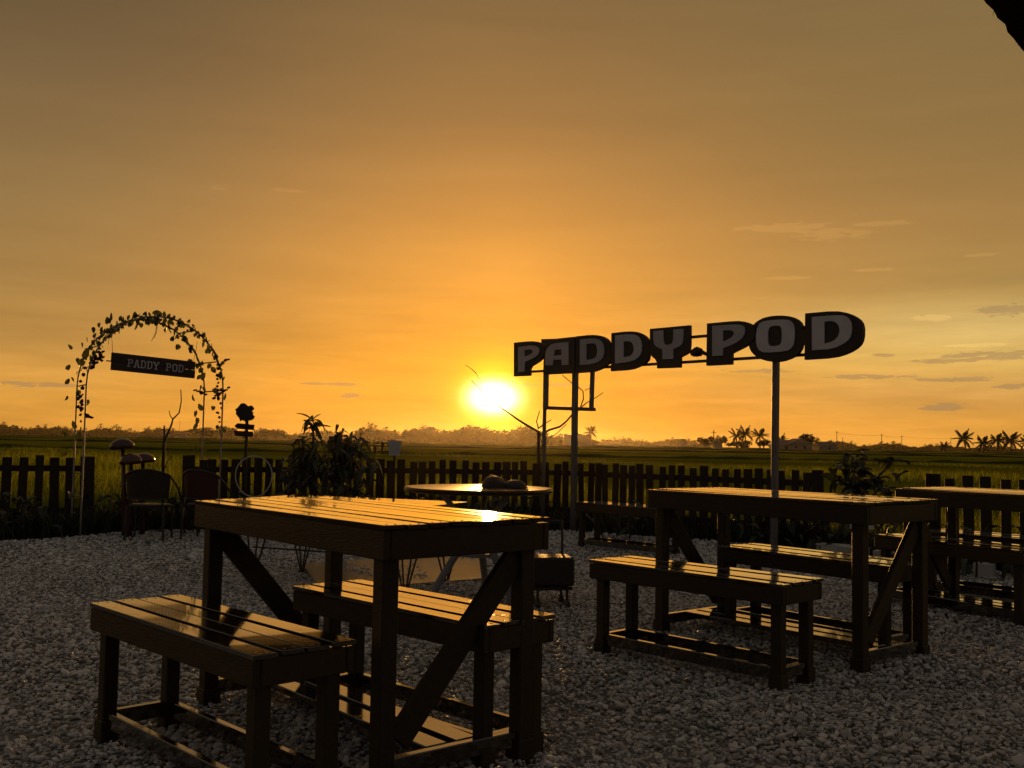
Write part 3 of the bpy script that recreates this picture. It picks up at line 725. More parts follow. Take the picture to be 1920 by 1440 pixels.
LET = [
 ('P', A8([(150, 400), (350, 380), (430, 388), (480, 408), (515, 450), (520, 520), (475, 600), (400, 655), (335, 690), (332, 795), (148, 805)]), A8([(200, 455), (340, 432), (420, 440), (455, 480), (445, 535), (390, 585), (280, 630), (275, 745), (200, 750)]), A8([(275, 490), (350, 478), (375, 500), (365, 535), (275, 570)])),
 ('A', A8([(478, 357), (660, 352), (878, 328), (873, 765), (505, 783), (503, 700), (520, 560), (540, 420), (480, 404)]), A8([(524, 670), (526, 520), (560, 450), (620, 408), (803, 394), (803, 664), (722, 668), (722, 602), (622, 606), (614, 672)]), A8([(640, 488), (718, 478), (720, 548), (628, 556)])),
 ('D', A8([(895, 325), (1090, 303), (1180, 315), (1260, 350), (1300, 415), (1312, 520), (1295, 640), (1240, 680), (1170, 725), (1100, 750), (890, 765)]), A8([(943, 362), (1095, 345), (1190, 368), (1230, 430), (1230, 560), (1180, 625), (1060, 663), (941, 666)]), A8([(1020, 415), (1100, 405), (1145, 430), (1150, 550), (1110, 595), (1018, 608)])),
 ('D', A8([(1320, 285), (1520, 262), (1620, 268), (1700, 305), (1750, 350), (1768, 430), (1765, 595), (1715, 650), (1640, 690), (1545, 725), (1312, 742)]), A8([(1365, 312), (1560, 294), (1640, 320), (1685, 390), (1680, 530), (1620, 598), (1530, 632), (1364, 650)]), A8([(1465, 387), (1530, 380), (1570, 402), (1590, 450), (1585, 515), (1550, 560), (1464, 576)])),
 ('Y', A6([(80, 247), (403, 217), (402, 428), (372, 455), (325, 478), (323, 563), (138, 570), (138, 508), (80, 460)]), A6([(107, 265), (188, 258), (192, 360), (210, 380), (250, 375), (270, 350), (272, 252), (355, 246), (352, 345), (335, 385), (270, 412), (270, 492), (183, 496), (183, 415), (135, 395), (110, 365)]), None),
 ('P', A6([(547, 203), (790, 180), (860, 188), (925, 218), (945, 270), (930, 330), (885, 378), (747, 447), (745, 538), (542, 548)]), A6([(590, 222), (780, 210), (835, 216), (858, 240), (855, 290), (830, 330), (770, 370), (678, 405), (677, 465), (590, 468)]), A6([(678, 260), (740, 256), (768, 272), (765, 300), (735, 326), (678, 352)])),
 ('O', A6([(1150, 136), (1230, 144), (1300, 178), (1330, 235), (1332, 350), (1310, 430), (1250, 482), (1150, 517), (1060, 517), (970, 490), (915, 445), (890, 395), (885, 330), (893, 265), (930, 205), (990, 163), (1060, 143)]), A6([(980, 190), (1060, 176), (1200, 168), (1245, 190), (1265, 240), (1262, 360), (1235, 410), (1190, 430), (1020, 443), (975, 425), (950, 380), (948, 270)]), A6([(1075, 222), (1140, 219), (1160, 242), (1160, 350), (1140, 384), (1065, 390), (1045, 365), (1045, 250)])),
 ('D', A6([(1350, 120), (1600, 98), (1700, 117), (1785, 160), (1824, 215), (1822, 330), (1790, 392), (1700, 448), (1580, 485), (1345, 500)]), A6([(1405, 150), (1640, 131), (1700, 150), (1733, 205), (1730, 300), (1690, 355), (1580, 411), (1407, 421)]), A6([(1507, 187), (1575, 181), (1620, 205), (1635, 260), (1620, 310), (1580, 349), (1507, 368)])),
]
off0 = {0: .0, 1: .012, 5: .012}
for i, (ch, o_, f_, c_) in enumerate(LET):
    fo = off0.get(i, 0.0)
    pr = lambda L, off: [(loc(sp(x, y, off)).x, loc(sp(x, y, off)).z) for x, y in L]
    pan = plate('letter_board', [pr(cr(o_), fo + .03)], -(fo + .03), -(fo - .012), MT['signdark'], sign)
    lps = [pr(cr(f_), fo + .042)]
    if c_: lps.append(pr(cr(c_), fo + .042))
    plate('letter_face', lps, -(fo + .042), -(fo + .0305), MT['signface'], pan)
def sbar(p, q, w, yo, name, mat, dep=None):
    a, c = loc(sp(*p)), loc(sp(*q)); a.y = c.y = yo; d = c - a; ang = math.atan2(d.z, d.x)
    return MB().box(d.length, dep or w, w, T((a.x + c.x) / 2, yo, (a.z + c.z) / 2, 0, -ang), .002).build(name, mat, sign)
zt, zb = 2.10, 1.85
def pz(px, z):
    py = 600.0
    for _ in range(8):
        p = sp(px, py); py += (p.z - z) * FPX / p.y
    return (px, py)
sbar(pz(1016, zt), pz(1520, zt), .028, .034, 'rail', MT['darksteel'])
sbar(pz(985, zb), pz(1520, zb), .028, .034, 'rail', MT['darksteel'])
sbar((1445.5, 640), pz(1441, -.05), .052, .085, 'pole', MT['steel'])
sbar((1069, 640), pz(1064, -.05), .055, .09, 'pole', MT['steel'])
sbar((1014.5, 640), (1012.5, 765), .050, .09, 'frame_bar', MT['steel'])
sbar((1011, 760), pz(1006, -.05), .034, .09, 'pole', MT['steel'])
sbar((1102, 650), (1098, 769), .040, .09, 'frame_bar', MT['steel'])
sbar((1009, 764), (1099, 767), .040, .135, 'frame_bar', MT['steel'])
# dark scrap hanging on the lower rail
cb = sp(1306, 665, .0)
b = MB(); b.lathe([(.002, -.035), (.06, -.03), (.085, -.005), (.07, .03), (.03, .05), (.002, .055)], Matrix.Translation(cb + Vector((0, 0, .02))) @ Matrix.Rotation(SROT, 4, 'Z') @ Matrix.Diagonal((1, .6, 1, 1)), 9)
b.tube([cb + sd * .05 + Vector((0, 0, .03)), cb + sd * .12 + Vector((0, 0, -.0)), cb + sd * .16 + Vector((0, 0, -.035))], [.025, .014, .006], 6)
for v in b.v: v += Vector((random.uniform(-.008, .008), random.uniform(-.008, .008), random.uniform(-.008, .008)))
b.build('dry_leaf_bundle', MT['bark'], label='small dark dry clump perched on the lower sign rail beside the Y', cat='leaves')

# ------------------------------------------------------------------ arch with leaves and its hanging board
QL, QR = gx(150, 9.95, 0), gx(409, 10.7, 0); PL_, PR_ = gx(133, 10.35, 0), gx(374, 11.1, 0)
arch = thing('garden_arch', 'slim metal garden arch twined with leaves at the gap in the fence', 'arch', QL, 0)
def hoop(a, c, apex, spring):
    pts = [a + Vector((0, 0, z)) for z in (-.03, .4, .8, spring)]; w = c - a; n = 22
    for i in range(1, n):
        t = math.pi * i / n; u = (1 - math.cos(t)) / 2; pts.append(a + w * u + Vector((0, 0, spring + (apex - spring) * math.sin(t))))
    pts += [c + Vector((0, 0, z)) for z in (spring, .8, .4, -.03)]
    return pts
h1 = hoop(QL, QR, 2.23, 1.50); h2 = hoop(PL_, PR_, 2.24, 1.50)
O = -QL
for h in (h1, h2): MB().tube([p + O for p in h], .0085, 7).build('hoop', MT['hoopmetal'], arch, True)
for i in (1, 3, 7, 10, 14, 18, 22, 25, 27):
    MB().tube([h1[i] + O, h2[i] + O], .007, 5).build('rung', MT['darksteel'], arch)
MB().tube([QL.lerp(PL_, .0) + O + Vector((0, 0, .62)), PL_ + O + Vector((0, 0, .62))], .006, 5).build('rung', MT['darksteel'], arch)
def heart(L=.085, W_=.075, fold=.25):
    b = MB(); out = [(0, 0), (.18, -.12), (.38, -.02 + .0), (.5, .28), (.40, .62), (.18, .86), (0, 1.0)]
    for s_ in (-1, 1):
        P = [Vector((s_ * x * W_, y * L, abs(x) * fold * W_)) for x, y in out]
        mid = Vector((0, L * .5, 0))
        for i in range(len(P) - 1):
            tri = (mid, P[i], P[i + 1]) if s_ > 0 else (mid, P[i + 1], P[i]); b.quad(*tri)
    return b
HL = [heart(.10, .085, f).mesh('leaf', MT['leaf']) for f in (.2, .6, -.3)]
FLW = MB()
for k in range(5): FLW.lathe([(.002, -.010), (.012, -.004), (.011, .006), (.002, .010)], T(.009 * math.cos(k * 1.26), .009 * math.sin(k * 1.26), random.uniform(-.006, .006)), 5)
FLW = FLW.mesh('blossom', MT['redfl'])
def leaf_on(p, s_, me=None, tilt=None):
    rr = Euler((random.uniform(.9, 2.2), random.uniform(-.6, .6), random.uniform(-1.2, 1.2)))
    if random.random() < .5: rr = Euler((-random.uniform(.9, 2.0), random.uniform(-.6, .6), random.uniform(-1.2, 1.2)))
    obj('leaf', me or random.choice(HL), arch, Matrix.Translation(p + O) @ rr.to_matrix().to_4x4() @ Matrix.Scale(s_, 4))
# traced leaf places around the hoops (pixel, which hoop depth)
LP = [(132, 653), (142, 672), (126, 691), (134, 706), (126, 718), (125, 740), (161, 652), (160, 667), (157, 675), (149, 730), (142, 733), (164, 748), (172, 613), (186, 604), (203, 604), (178, 631), (164, 631), (152, 642), (229, 592), (210, 597), (255, 606), (264, 604), (276, 607), (288, 587), (302, 590), (310, 601), (326, 591), (335, 595), (322, 637), (336, 651), (333, 653), (347, 620), (350, 604), (358, 613), (372, 632), (379, 641), (399, 650), (390, 660), (393, 680), (414, 707), (402, 695), (375, 721), (366, 748), (366, 769), (370, 782), (368, 793), (381, 765), (379, 726), (419, 747), (401, 727), (400, 760), (376, 708), (357, 672), (120, 806), (142, 800), (150, 800), (125, 819), (142, 826), (147, 820), (125, 846), (418, 808), (383, 827), (369, 838), (385, 845), (413, 863), (246, 601), (268, 591), (280, 596), (296, 601), (215, 618), (193, 622), (240, 590), (318, 606), (342, 612)]
for px, py in LP:
    Yd = (10.15 + .75 * (px - 140) / 270) + random.uniform(-.12, .12)
    leaf_on(at(px, py + 2, Yd), random.uniform(.5, .82))
# leafy stem winding on the hoops
def wind(h, i0, i1, ph, r_=.02):
    pts = []
    for i in range(i0, i1):
        for k in range(4):
            p = h[i].lerp(h[i + 1], k / 4); a = ph + (i * 4 + k) * .9; pts.append(p + Vector((math.cos(a) * r_, math.sin(a) * r_, math.sin(a * 1.3) * r_)) + O)
    return pts
MB().tube(wind(h1, 4, 24, 0), .0045, 4).build('vine_stem', MT['bark'], arch)
MB().tube(wind(h2, 4, 24, 1), .0045, 4).build('vine_stem', MT['bark'], arch)
for h, L in ((h1, range(5, 24)), (h2, range(5, 24))):
    for i in L:
        for _ in range(6 if 8 < i < 20 else 4):
            p = h[i].lerp(h[i + 1], random.random()) + Vector((random.uniform(-.03, .03), random.uniform(-.03, .03), random.uniform(-.04, .03))); leaf_on(p, random.uniform(.25, .62))
for px, py0, py1, Yd in ((155, 690, 790, 9.95), (150, 740, 770, 9.95), (411, 730, 800, 10.7), (405, 690, 745, 10.7), (178, 688, 660, 10.0), (190, 660, 676, 10.0)):
    for k in range(9):
        p = at(px + random.uniform(-5, 5), py0 + (py1 - py0) * k / 8, Yd)
        obj('blossom', FLW, arch, Matrix.Translation(p + O) @ Euler((random.random() * 3, random.random() * 3, 0)).to_matrix().to_4x4() @ Matrix.Scale(random.uniform(.6, 1.1), 4))
for (x0, y0, x1, y1, yd) in ((170, 692, 193, 660, 10.0), (408, 690, 426, 673, 10.7), (400, 745, 430, 727, 10.7), (160, 778, 172, 785, 9.95), (365, 730, 385, 740, 11.0)):
    MB().tube([at(x0, y0, yd) + O, at((x0 + x1) / 2 + 2, (y0 + y1) / 2 + 2, yd) + O, at(x1, y1, yd) + O], .003, 4).build('twig', MT['bark'], arch)
    for k in range(8):
        p = at(x0 + (x1 - x0) * k / 7 + random.uniform(-2, 2), y0 + (y1 - y0) * k / 7 + random.uniform(-2, 2), yd)
        obj('blossom', FLW, arch, Matrix.Translation(p + O) @ Matrix.Scale(random.uniform(.6, 1.1), 4))
# hanging board
B1, B2 = at(208, 677, 10.15), at(365, 694, 10.75); bd = (B2 - B1); BLn = bd.length; bx = bd.normalized()
bn = Vector((bx.y, -bx.x, 0)).normalized(); bn = -bn if bn.y > 0 else bn; bz = bx.cross(bn).normalized(); bz = -bz if bz.z < 0 else bz
BM = Matrix((bx, -bn, bz)).transposed().to_4x4(); BM.translation = B1
hb = obj('hanging_board', None, label='dark two-plank wooden board lettered PADDY POD hanging by cords inside the arch', cat='sign'); hb.matrix_world = BM
hh = .178
for s_ in (-1, 1): MB().box(BLn, .018, hh / 2 - .0015, T(BLn / 2 + (.004 if s_ < 0 else 0), 0, s_ * (hh / 4 + .0008)), .002).build('plank', MT['signdark'], hb)
for x in (.05, BLn - .05): MB().box(.03, .014, hh * .9, T(x, .0165, 0), .001).build('batten', MT['signdark'], hb)
MB().box(BLn - .06, .010, .012, T(BLn * .42, .0145, 0), .001).build('batten', MT['signdark'], hb)
STK = {  # slab-serif letters as strokes on a 1 x 1.3 cell
 'P': [((.2, 0), (.2, 1.3)), ((0, 0), (.4, 0)), ((0, 1.3), (.7, 1.3)), ((.7, 1.3), (.88, 1.1)), ((.88, 1.1), (.88, .85)), ((.88, .85), (.7, .65)), ((.7, .65), (.2, .65))],
 'A': [((.1, 0), (.42, 1.3)), ((.42, 1.3), (.58, 1.3)), ((.58, 1.3), (.9, 0)), ((-.05, 0), (.28, 0)), ((.72, 0), (1.05, 0)), ((.24, .45), (.76, .45))],
 'D': [((.2, 0), (.2, 1.3)), ((0, 0), (.65, 0)), ((0, 1.3), (.65, 1.3)), ((.65, 1.3), (.9, 1.05)), ((.9, 1.05), (.9, .25)), ((.9, .25), (.65, 0))],
 'Y': [((.05, 1.3), (.5, .6)), ((.95, 1.3), (.5, .6)), ((.5, .6), (.5, 0)), ((.3, 0), (.7, 0)), ((-.08, 1.3), (.22, 1.3)), ((.78, 1.3), (1.08, 1.3))],
 'O': [((.3, 0), (.7, 0)), ((.7, 0), (.92, .25)), ((.92, .25), (.92, 1.05)), ((.92, 1.05), (.7, 1.3)), ((.7, 1.3), (.3, 1.3)), ((.3, 1.3), (.08, 1.05)), ((.08, 1.05), (.08, .25)), ((.08, .25), (.3, 0))]}
x = BLn * .187; cw = BLn * .67 / 9 * .80; adv = BLn * .67 / 8.85
for ch in 'PADDY POD':
    if ch != ' ':
        b = MB(); sw_ = .0115
        for j, ((ax, az_), (cx, cz)) in enumerate(STK[ch]):
            p, q = Vector((x + ax * cw, 0, (az_ - .65) * cw)), Vector((x + cx * cw, 0, (cz - .65) * cw)); d = q - p
            b.box(d.length + sw_ * .7, .003, sw_, T((p.x + q.x) / 2, -.0115 - .0003 * j, (p.z + q.z) / 2, 0, -math.atan2(d.z, d.x)))
        b.build('letter', MT['signface'], hb)
    x += adv
for (a, c) in ((at(208 + 3, 662, 10.16), at(208, 620, 10.16)), (at(363, 677, 10.73), at(370, 640, 10.73))):
    MB().tube([a, a.lerp(c, .5) + Vector((.004, 0, 0)), c], .0025, 4).build('cord', MT['rope'], label='thin cord holding the left end of the hanging board' if a.x < -3.7 else 'thin cord holding the right end of the hanging board', cat='cord')
c0 = at(208, 618, 10.15); b = MB()
for k in range(5):
    a = k * 1.25; b.tube([c0, c0 + Vector((.03 * math.cos(a), 0, .02 * math.sin(a))), c0 + Vector((.035 * math.cos(a + .6), 0, .03 * math.sin(a + .6))), c0], .003, 4)
b.tube([c0, c0 + Vector((-.012, 0, -.09)), c0 + Vector((-.02, 0, -.12)), c0 + Vector((-.018, 0, -.15))], .0025, 4)
b.build('cord_bow', MT['rope'], label='looped bow of cord knotted on the arch above the board', cat='cord')
c0 = at(295, 606, 10.5)
MB().tube([c0, at(291, 625, 10.5), at(284, 640, 10.5)], .003, 4).tube([c0, at(294, 622, 10.5), at(289, 634, 10.5)], .003, 4).build('loose_cord', MT['rope'], label='loose cord ends dangling from the arch top', cat='cord')

# ------------------------------------------------------------------ bare branches
def branch(name, label, paths, Yd, mat='bark', jitter=.0):
    root_p = paths[0][0]; b0 = gx(root_p[0], Yd, 0); t = thing(name, label, 'branch', b0)
    for pi, (pts, r0, r1) in enumerate([(p[1], p[2], p[3]) for p in paths]):
        n_ = len(pts); off = random.uniform(-jitter, jitter); P = [at(x, y, Yd + off * i / max(1, n_ - 1)) - b0 for i, (x, y) in enumerate(pts)]
        if pi == 0: P = [Vector((0, 0, -.05))] + P; n_ += 1
        MB().tube(P, [r0 + (r1 - r0) * i / (n_ - 1) for i in range(n_)], 6).build('trunk' if pi == 0 else 'limb', MT[mat], t)
branch('bare_tree', 'bare leafless tree with thin limbs reaching across the sun behind the sign legs', [
    ((1012, 0), [(1011, 900), (1010, 850), (1010, 808)], .035, .020),
    (0, [(1010, 810), (992, 800), (970, 786), (955, 775), (935, 762)], .018, .006),
    (0, [(948, 770), (940, 765), (928, 758)], .008, .004),
    (0, [(905, 735), (893, 722), (884, 713)], .006, .004), (0, [(893, 700), (882, 690), (872, 684)], .006, .003), (0, [(928, 758), (915, 748), (905, 735), (900, 715), (893, 700)], .003, .003),
    (0, [(1010, 805), (1006, 790), (1012, 770)], .009, .005),
    (0, [(1011, 802), (1022, 794), (1034, 787)], .010, .005),
    (0, [(1012, 818), (1030, 806), (1050, 800), (1062, 790), (1075, 775), (1088, 765)], .016, .009),
    (0, [(1012, 840), (1025, 825), (1045, 812), (1062, 795)], .009, .005),
    (0, [(1088, 765), (1100, 755), (1118, 745), (1131, 736)], .009, .004),
    (0, [(1088, 765), (1094, 748), (1093, 733), (1082, 724), (1072, 718), (1060, 708), (1054, 703)], .008, .004),
    (0, [(1097, 732), (1103, 729), (1110, 726)], .005, .003)], 12.7)
branch('forked_stick', 'dead forked branch standing upright in the fence gap under the arch', [
    ((306, 0), [(306, 870), (307, 850), (307, 832)], .022, .016),
    (0, [(307, 834), (308, 815), (308, 798)], .012, .010),
    (0, [(308, 830), (315, 812), (322, 795), (324, 786)], .014, .009),
    (0, [(324, 786), (336, 774), (340, 752), (339, 730)], .009, .005),
    (0, [(324, 786), (319, 779), (317, 770)], .006, .004),
    (0, [(308, 880), (314, 865), (322, 855)], .007, .004)], 10.9)

# ------------------------------------------------------------------ saplings
def longleaf(L=.26, W_=.045, droop=1.0):
    b = MB(); n = 7; prev = None
    for i in range(n + 1):
        t = i / n; w = W_ * math.sin(math.pi * min(1, .06 + t * .94)) ** .8 * .5 + .001
        c = Vector((0, L * (t - .25 * droop * t * t), L * (.25 * t - .75 * droop * t * t))); cur = (c + Vector((-w, 0, w * .5)), c, c + Vector((w, 0, w * .5)))
        if prev: b.quad(prev[0], prev[1], cur[1], cur[0]); b.quad(prev[1], prev[2], cur[2], cur[1])
        prev = cur
    return b
LLf = [longleaf(.21, .050, d).mesh('leaf', MT['leafd']) for d in (.3, 1.1, 1.7)]
BLf = [longleaf(.19, .085, d).mesh('leaf', MT['leafd']) for d in (.5, 1.2)]
def sapling(name, label, px, Yd, stems, leaves, group=None):
    b0 = gx(px, Yd, 0); t = thing(name, label, 'plant', b0, 0, group)
    for pts in stems:
        P = [at(x, y, Yd) - b0 for x, y in pts]
        MB().tube([Vector((random.uniform(-.03, .03), 0, -.03))] + P, [.016] + [.013 - .009 * i / len(P) for i in range(len(P))], 6).build('stem', MT['bark'], t)
    for (x, y, r_, n_, ms, sc_) in leaves:
        for k in range(n_):
            c = at(x + random.gauss(0, r_), y + random.gauss(0, r_ * .9), Yd + random.gauss(0, .12)) - b0
            obj('leaf', random.choice(ms), t, Matrix.Translation(c) @ Euler((random.uniform(-.3, .7), random.uniform(-.4, .4), random.uniform(0, 6.28)), 'XYZ').to_matrix().to_4x4() @ Matrix.Scale(sc_ * random.uniform(.7, 1.15), 4))
sapling('sapling', 'tall sapling with drooping long leaves and an upright tuft in front of the fence', 583, 10.2, [[(584, 900), (586, 850), (588, 800), (587, 786)], [(582, 900), (568, 860), (560, 830)]],
        [(587, 790, 2.5, 9, LLf[:2], .85), (587, 802, 5, 14, LLf, .9), (580, 830, 10, 22, LLf[1:], .9), (570, 850, 12, 26, LLf[1:], .95), (560, 880, 14, 36, LLf[1:], 1.0), (590, 900, 18, 34, LLf[1:], 1.0), (548, 905, 14, 24, LLf[1:], .9)])
sapling('sapling', 'bushy rounded sapling with drooping leaves right of the tall tufted one', 640, 10.4, [[(640, 900), (642, 850), (640, 822)], [(644, 900), (660, 860), (664, 830)], [(638, 900), (625, 850), (620, 825)]],
        [(636, 820, 10, 22, LLf[1:], .7), (640, 832, 16, 40, LLf[1:], .9), (642, 850, 20, 54, LLf[1:], .95), (645, 880, 22, 56, LLf[1:], 1.0), (648, 910, 24, 46, LLf[1:], 1.0), (676, 845, 9, 14, LLf[1:], .8)])
sapling('young_plant', 'broad-leaved young plant in the right gap of the fence', 1612, 8.8, [[(1612, 930), (1610, 895), (1606, 865)], [(1614, 930), (1640, 900), (1660, 880), (1672, 860)], [(1610, 930), (1585, 905), (1570, 895)]],
        [(1608, 862, 7, 11, BLf, .8), (1606, 880, 13, 16, BLf, .85), (1600, 900, 18, 22, BLf, .9), (1570, 895, 8, 9, BLf, .8), (1645, 903, 14, 18, BLf, .9), (1676, 862, 3, 4, BLf, .8), (1620, 925, 22, 24, BLf, .9), (1650, 880, 8, 3, BLf, .5), (1600, 960, 26, 26, BLf, .9)])
for px, Yd, lb in ((30, 9.7, 'low dark bush at the foot of the left fence'), (225, 10.6, 'low dark bush between the arch legs left of the chairs'), (345, 10.5, 'low dark bush behind the two garden chairs'), (480, 10.7, 'low bush behind the hanging ring'), (1180, 10.6, 'low dark bush behind the bench by the fence'), (1440, 10.0, 'low dark bush at the foot of the pale pole'), (1560, 9.6, 'low dark bush at the end of the long fence'), (1700, 8.7, 'low dark bush left of the right-hand fence'), (1830, 8.0, 'low dark bush behind the right-hand benches'), (820, 11.2, 'low dark bush by the fence behind the round table'), (940, 11.3, 'low dark bush by the fence left of the bare tree')):
    b0 = gx(px, Yd, 0); t = thing('bush', lb, 'bush', b0, 0, 'low bushes along the fence')
    MB().tube([(0, 0, -.03), (.01, 0, .2)], [.012, .006], 5).build('stem', MT['bark'], t)
    for k in range(46):
        obj('leaf', random.choice(LLf[1:] + BLf), t, T(random.gauss(0, .22), random.gauss(0, .10), random.uniform(.08, .40), random.uniform(-.4, .7), random.uniform(-.4, .4), random.uniform(0, 6.28)) @ Matrix.Scale(random.uniform(.6, 1.0), 4))

# ------------------------------------------------------------------ garden ornaments on the left
def mushroom(label, px, Yd, z, w, h, stem_dx):
    b0 = gx(px + stem_dx, Yd, 0); top = gx(px, Yd, 0) - b0; top.z = z; t = thing('mushroom_ornament', label, 'ornament', b0, 0, 'mushroom ornaments behind the chairs')
    MB().tube([(0, 0, -.03), (top.x * .4, top.y, z * .5), (top.x * .9, top.y, z)], [.030, .024, .018], 9).build('stem', MT['mush'], t, True)
    MB().lathe([(.004, -.018), (w * .42, -.03), (w * .5, -.012), (w * .46, h * .35), (w * .3, h * .8), (w * .12, h), (.004, h * 1.02)], T(top.x, top.y, z, 0, R(-6), 0), 22).build('cap', MT['mush'], t, True)
mushroom('taller glazed mushroom ornament with a single domed cap', 222, 10.0, .90, .24, .075, 12)
mushroom('lower wide glazed mushroom ornament right of the tall one', 262, 10.1, .765, .24, .07, 4)
mushroom('low glazed mushroom ornament with its cap under the tall one', 240, 9.9, .755, .22, .075, 2)
def chair(label, px, Yd, mat, rz, w=.42):
    t = thing('wicker_chair', label, 'chair', gx(px, Yd, 0), rz, 'low garden chairs by the arch'); ms = MT[mat]
    for sx in (-1, 1):
        for sy in (-1, 1): MB().tube([(sx * w * .42, sy * .18, -.02), (sx * w * .40, sy * .17, .34)], .011, 7).build('leg', MT['darksteel'], t)
    MB().lathe([(.005, .330), (w * .47, .330), (w * .5, .342), (w * .47, .356), (.005, .352)], T(0, 0, 0) @ Matrix.Diagonal((1, .9, 1, 1)), 22).build('seat', ms, t, True)
    b = MB(); n = 12; o = 0; rows = []
    for j in range(5):
        z = .41 + .055 * j; row = []
        for i in range(n + 1):
            a = math.pi * (.14 + .72 * i / n); hz_ = z + (.03 * math.sin(math.pi * i / n)) * j / 2
            row.append(Vector((-math.cos(a) * w * (.5 + .01 * j), -math.sin(a) * .20 * (1 + .06 * j) , hz_)))
        rows.append(row)
    for j in range(4):
        for i in range(n):
            a_, b_, c_, d_ = rows[j][i], rows[j][i + 1], rows[j + 1][i + 1], rows[j + 1][i]
            k = Vector((0, .012, 0)); b.quad(a_, b_, c_, d_); b.quad(d_ + k, c_ + k, b_ + k, a_ + k)
    b.build('backrest', ms, t)
    top = rows[-1]; arm = [Vector((-w * .62, .20, .36)), Vector((-w * .60, .05, .50))] + top + [Vector((w * .60, .05, .50)), Vector((w * .62, .20, .36))]
    MB().tube(arm, .010, 7).build('arm_rail', MT['darksteel'], t, True)
    MB().tube(rows[0], .008, 6).build('back_frame', MT['darksteel'], t, True)
    for sx in (-1, 1): MB().tube([(sx * w * .62, .20, .36), (sx * w * .40, .17, .335)], .008, 6).build('arm_support', MT['darksteel'], t)
    for sx in (-1, 1): MB().tube([(sx * w * .38, -.16, .335), (sx * w * .36, -.19, .42)], .009, 6).build('arm_support', MT['darksteel'], t)
    return t
chair('dark wicker garden chair with curved arm rail left of the red-brown one', 278, 9.75, 'wicker', R(6))
chair('red-brown wicker garden chair in front of the fence end', 382, 9.95, 'rattan', R(-8), .36)
rg = thing('metal_ring', 'thin pale metal ring standing upright before the pickets', 'ring', gx(472, 9.9, 0), 0)
b = MB(); zc = 1 - (893 - hz(472)) * 9.9 / FPX
b.tube([(.178 * math.cos(2 * math.pi * i / 40), .02 * math.sin(i * .3), zc + .198 * math.sin(2 * math.pi * i / 40)) for i in range(41)], .0055, 6).build('hoop', MT['white'], rg, True)
MB().tube([(0, 0, -.03), (0, 0, zc - .198)], .006, 6).build('stake', MT['white'], rg)
MB().tube([(-.09, 0, .005), (.09, 0, .005)], .006, 6).build('foot', MT['white'], rg)
# arrow signpost with a cut-out tree
ap = thing('arrow_signpost', 'signpost with a cut-out tree above two boards, the upper one an arrow pointing left', 'signpost', gx(456, 10.5, 0), 0)
apb = ap.location.copy(); K = 10.5 / FPX
MB().box(.030, .022, 1.235, T(0, 0, .60), .002).build('post', MT['woodv'], ap)
def pxl(px, py): q = at(px, py, 10.5) - apb; return (q.x, q.z)
plate('arrow_board', [[pxl(441, 799), pxl(446.5, 793.5), pxl(478, 796.5), pxl(477, 806.5), pxl(446, 804)]], -.030, -.013, MT['woodv'], ap)
plate('lower_board', [[pxl(440, 807.5), pxl(476, 809.5), pxl(474, 819.5), pxl(442, 817)]], -.030, -.013, MT['woodv'], ap)
tp = [(444, 772), (442, 768), (447, 764), (450, 760), (453, 756.5), (458, 756), (461, 757), (463, 759), (467, 762), (471, 760), (475, 762), (478, 767), (473, 771), (476, 773), (475, 778), (478.5, 780), (477, 785), (473, 788), (467, 789), (463, 792), (459, 789.5), (455, 788), (451, 790), (450, 785), (447, 781), (443, 776)]
plate('tree_cutout', [[pxl(x, y) for x, y in tp]], -.024, -.012, MT['signdark'], ap)
ps = thing('panel_sign', 'small pale tapered panel on a thin post between the bushy sapling and the sun', 'sign', gx(736, 10.8, 0), 0)
k = 10.8 / FPX; zt_ = 1 - (826 - hz(736)) * k
MB().box(.022, .022, zt_ - .05, T(0, .012, (zt_ - .05) / 2 - .03), .001).build('post', MT['woodv'], ps)
plate('panel', [[(-.072, zt_), (.072, zt_), (.055, zt_ - .16), (-.055, zt_ - .16)]], -.012, .0, MT['white'], ps)

# ------------------------------------------------------------------ centre: low table, round table, caps, cart
LZ = .58
c5, f5 = atz(878, 941, LZ), atz(645, 931, LZ); l5 = (f5 - c5); l5.z = 0; l5.normalize()
w5 = Vector((-l5.y, l5.x, 0)); w5 = -w5 if w5.y > 0 else w5
ctr = Vector((c5.x, c5.y, 0)) + l5 * .72 + w5 * .38
lt5 = thing('low_table', 'low wet-topped table with crossed thin metal rods for legs behind the front table', 'table', ctr, math.atan2(-l5.y, -l5.x))
for i in range(6): MB().box(1.44, .122, .022, T(0, -.3175 + i * .127, LZ - .011), .003).build('slat', MT['wood'], lt5)
for sx in (-1, 1):
    for sy in (-1, 1):
        x0, y0 = sx * .60, sy * .30; b = MB()
        for dx in (-.17, -.06, .08, .17): b.tube([(x0, y0, -.02), (x0 + dx, y0 + random.uniform(-.03, .03), LZ - .022)], .0065, 6)
        b.build('rod_legs', MT['darksteel'], lt5)
        MB().lathe([(.002, -.02), (.03, -.02), (.03, .03), (.002, .035)], T(x0, y0, 0), 9).build('foot', MT['darksteel'], lt5)
MB().tube([(-.60, -.30, .25), (.60, -.30, .25)], .006, 6).build('cross_rod', MT['darksteel'], lt5)
rtc = gx(893, 6.3, 0)
rt = thing('round_table', 'dark glossy round table behind the front table', 'table', rtc, 0)
MB().lathe([(.01, .690), (.42, .690), (.455, .697), (.462, .71), (.455, .722), (.43, .7205), (.01, .720)], None, 48).build('tabletop', MT['gloss'], rt, True)
